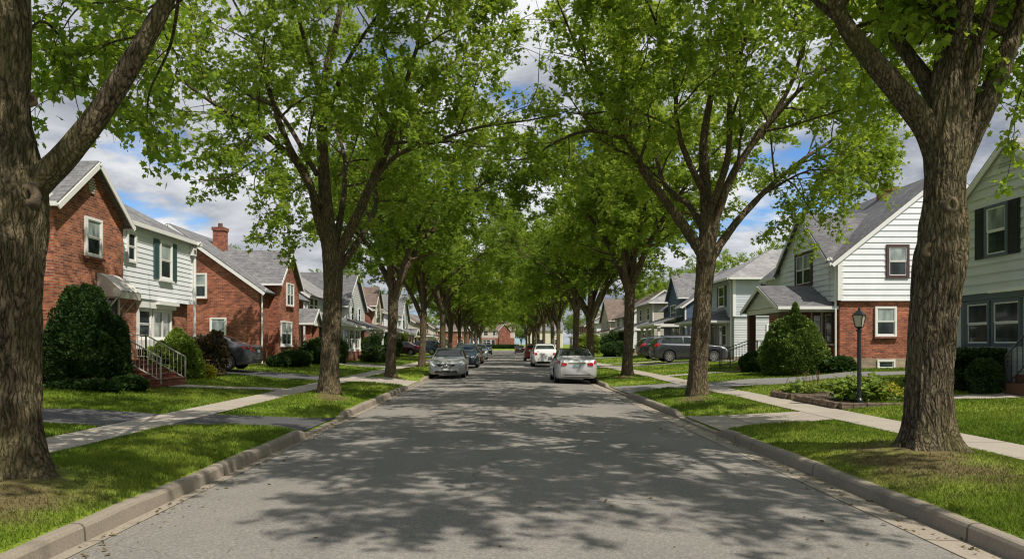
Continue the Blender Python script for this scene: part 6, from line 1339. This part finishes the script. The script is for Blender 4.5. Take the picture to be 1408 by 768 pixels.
    g2 = np.random.default_rng(4); n = 300; P, Nn = blob(n, g2, 'ball', .22, .22, .42); leaf_mesh('foliage', P + np.array([0, 0, .28]), Nn + g2.normal(0, .5, (n, 3)), np.full(n, .09), KITE, M['hedge'], g2, tilt=.8, parent=r)
M['hedge_stem'] = m_plain('green_stem', (.06, .09, .03), .7, .2)
M['litter'] = m_leaf('dry_leaf', (.10, .065, .03), (.26, .20, .09), (.1, .07, .03), (.2, .15, .06), .15)
M['lampglass'] = m_glass('lantern_glass', (.35, .34, .28), .15, (.6, .58, .5))
# ------------------------------------------------------------------ camera, sun, sky
SUN = Vector((.40, -.42, .80)).normalized()
def build_light():
    cam = bpy.data.cameras.new('camera'); co = bpy.data.objects.new('camera', cam); link(co)
    co.location = (0, 0, CAM_Z); co.rotation_euler = (R(90), 0, 0)
    cam.sensor_width = 36; cam.lens = 36 * 1000 / 1408; cam.shift_x = 12 / 1408; cam.shift_y = 89 / 1408; cam.clip_end = 4000; cam.clip_start = .05
    scene.camera = co
    L = bpy.data.lights.new('sun', 'SUN'); L.energy = 5.0; L.angle = R(.53); L.color = (1.0, .93, .82)
    so = bpy.data.objects.new('sun', L); link(so); so.rotation_euler = SUN.to_track_quat('Z', 'Y').to_euler(); so.location = (20, -20, 40)
    w = bpy.data.worlds.new('World'); scene.world = w; w.use_nodes = True; nt = w.node_tree; bgd = nt.nodes['Background']
    sky = nd(nt, 'ShaderNodeTexSky', sky_type='NISHITA', sun_disc=False, sun_elevation=math.asin(SUN.z), sun_rotation=math.atan2(SUN.x, SUN.y), altitude=100, air_density=1.0, dust_density=.6, ozone_density=2.0)
    d = nd(nt, 'ShaderNodeTexCoord').outputs['Generated']; sp = nd(nt, 'ShaderNodeSeparateXYZ', {0: d})
    h = mth(nt, 'ADD', mth(nt, 'MAXIMUM', sp.outputs[2], 0.0), .22)
    uvv = nd(nt, 'ShaderNodeCombineXYZ', {0: mth(nt, 'DIVIDE', sp.outputs[0], h), 1: mth(nt, 'DIVIDE', sp.outputs[1], h), 2: mth(nt, 'MULTIPLY', sp.outputs[2], 1.5)}).outputs[0]
    uvv = mapping(nt, uvv, (1, 1, 1), (3.7, 1.3, 0))
    bias = mth(nt, 'MULTIPLY', mth(nt, 'ADD', sp.outputs[0], .12), .12)
    n1 = noise(nt, uvv, 1.15, 10, .57, .15); n2 = noise(nt, mapping(nt, uvv, (1, 1, 1), (.10, -.08, .13)), 1.15, 10, .57, .15)
    dens = ramp(nt, mth(nt, 'ADD', n1, bias), [(.375, (0, 0, 0)), (.44, (1, 1, 1))])
    lit = mth(nt, 'ADD', mth(nt, 'MULTIPLY', mth(nt, 'SUBTRACT', n1, n2), 5.0), .55, clamp=True)
    core = ramp(nt, n1, [(.50, (1, 1, 1)), (.66, (.50, .52, .56))])
    cc = mix(nt, lit, (1.75, 2.0, 2.45), (6.2, 6.25, 6.35)); cc = mix(nt, 1.0, cc, core, 'MULTIPLY')
    skc = mix(nt, 1.0, sky.outputs[0], (.55, .80, 1.05), 'MULTIPLY')
    c = mix(nt, dens, skc, cc)
    nt.links.new(c, bgd.inputs[0]); bgd.inputs[1].default_value = .15
    scene.view_settings.view_transform = 'Standard'; scene.view_settings.look = 'None'; scene.view_settings.exposure = 0
    scene.render.engine = 'CYCLES'; cy = scene.cycles; cy.max_bounces = 6; cy.diffuse_bounces = 4; cy.glossy_bounces = 3; cy.transmission_bounces = 4; cy.transparent_max_bounces = 4
    cy.pixel_filter_type = 'BLACKMAN_HARRIS'; cy.filter_width = 1.15; cy.use_denoising = True; cy.sample_clamp_indirect = 6; cy.caustics_reflective = False; cy.caustics_refractive = False
    try: cy.denoiser = 'OPENIMAGEDENOISE'; cy.denoising_input_passes = 'RGB_ALBEDO_NORMAL'; cy.denoising_prefilter = 'ACCURATE'
    except Exception: pass
build_trees()
build_houses()
build_cars()
build_plants()
make_grass()
build_light()
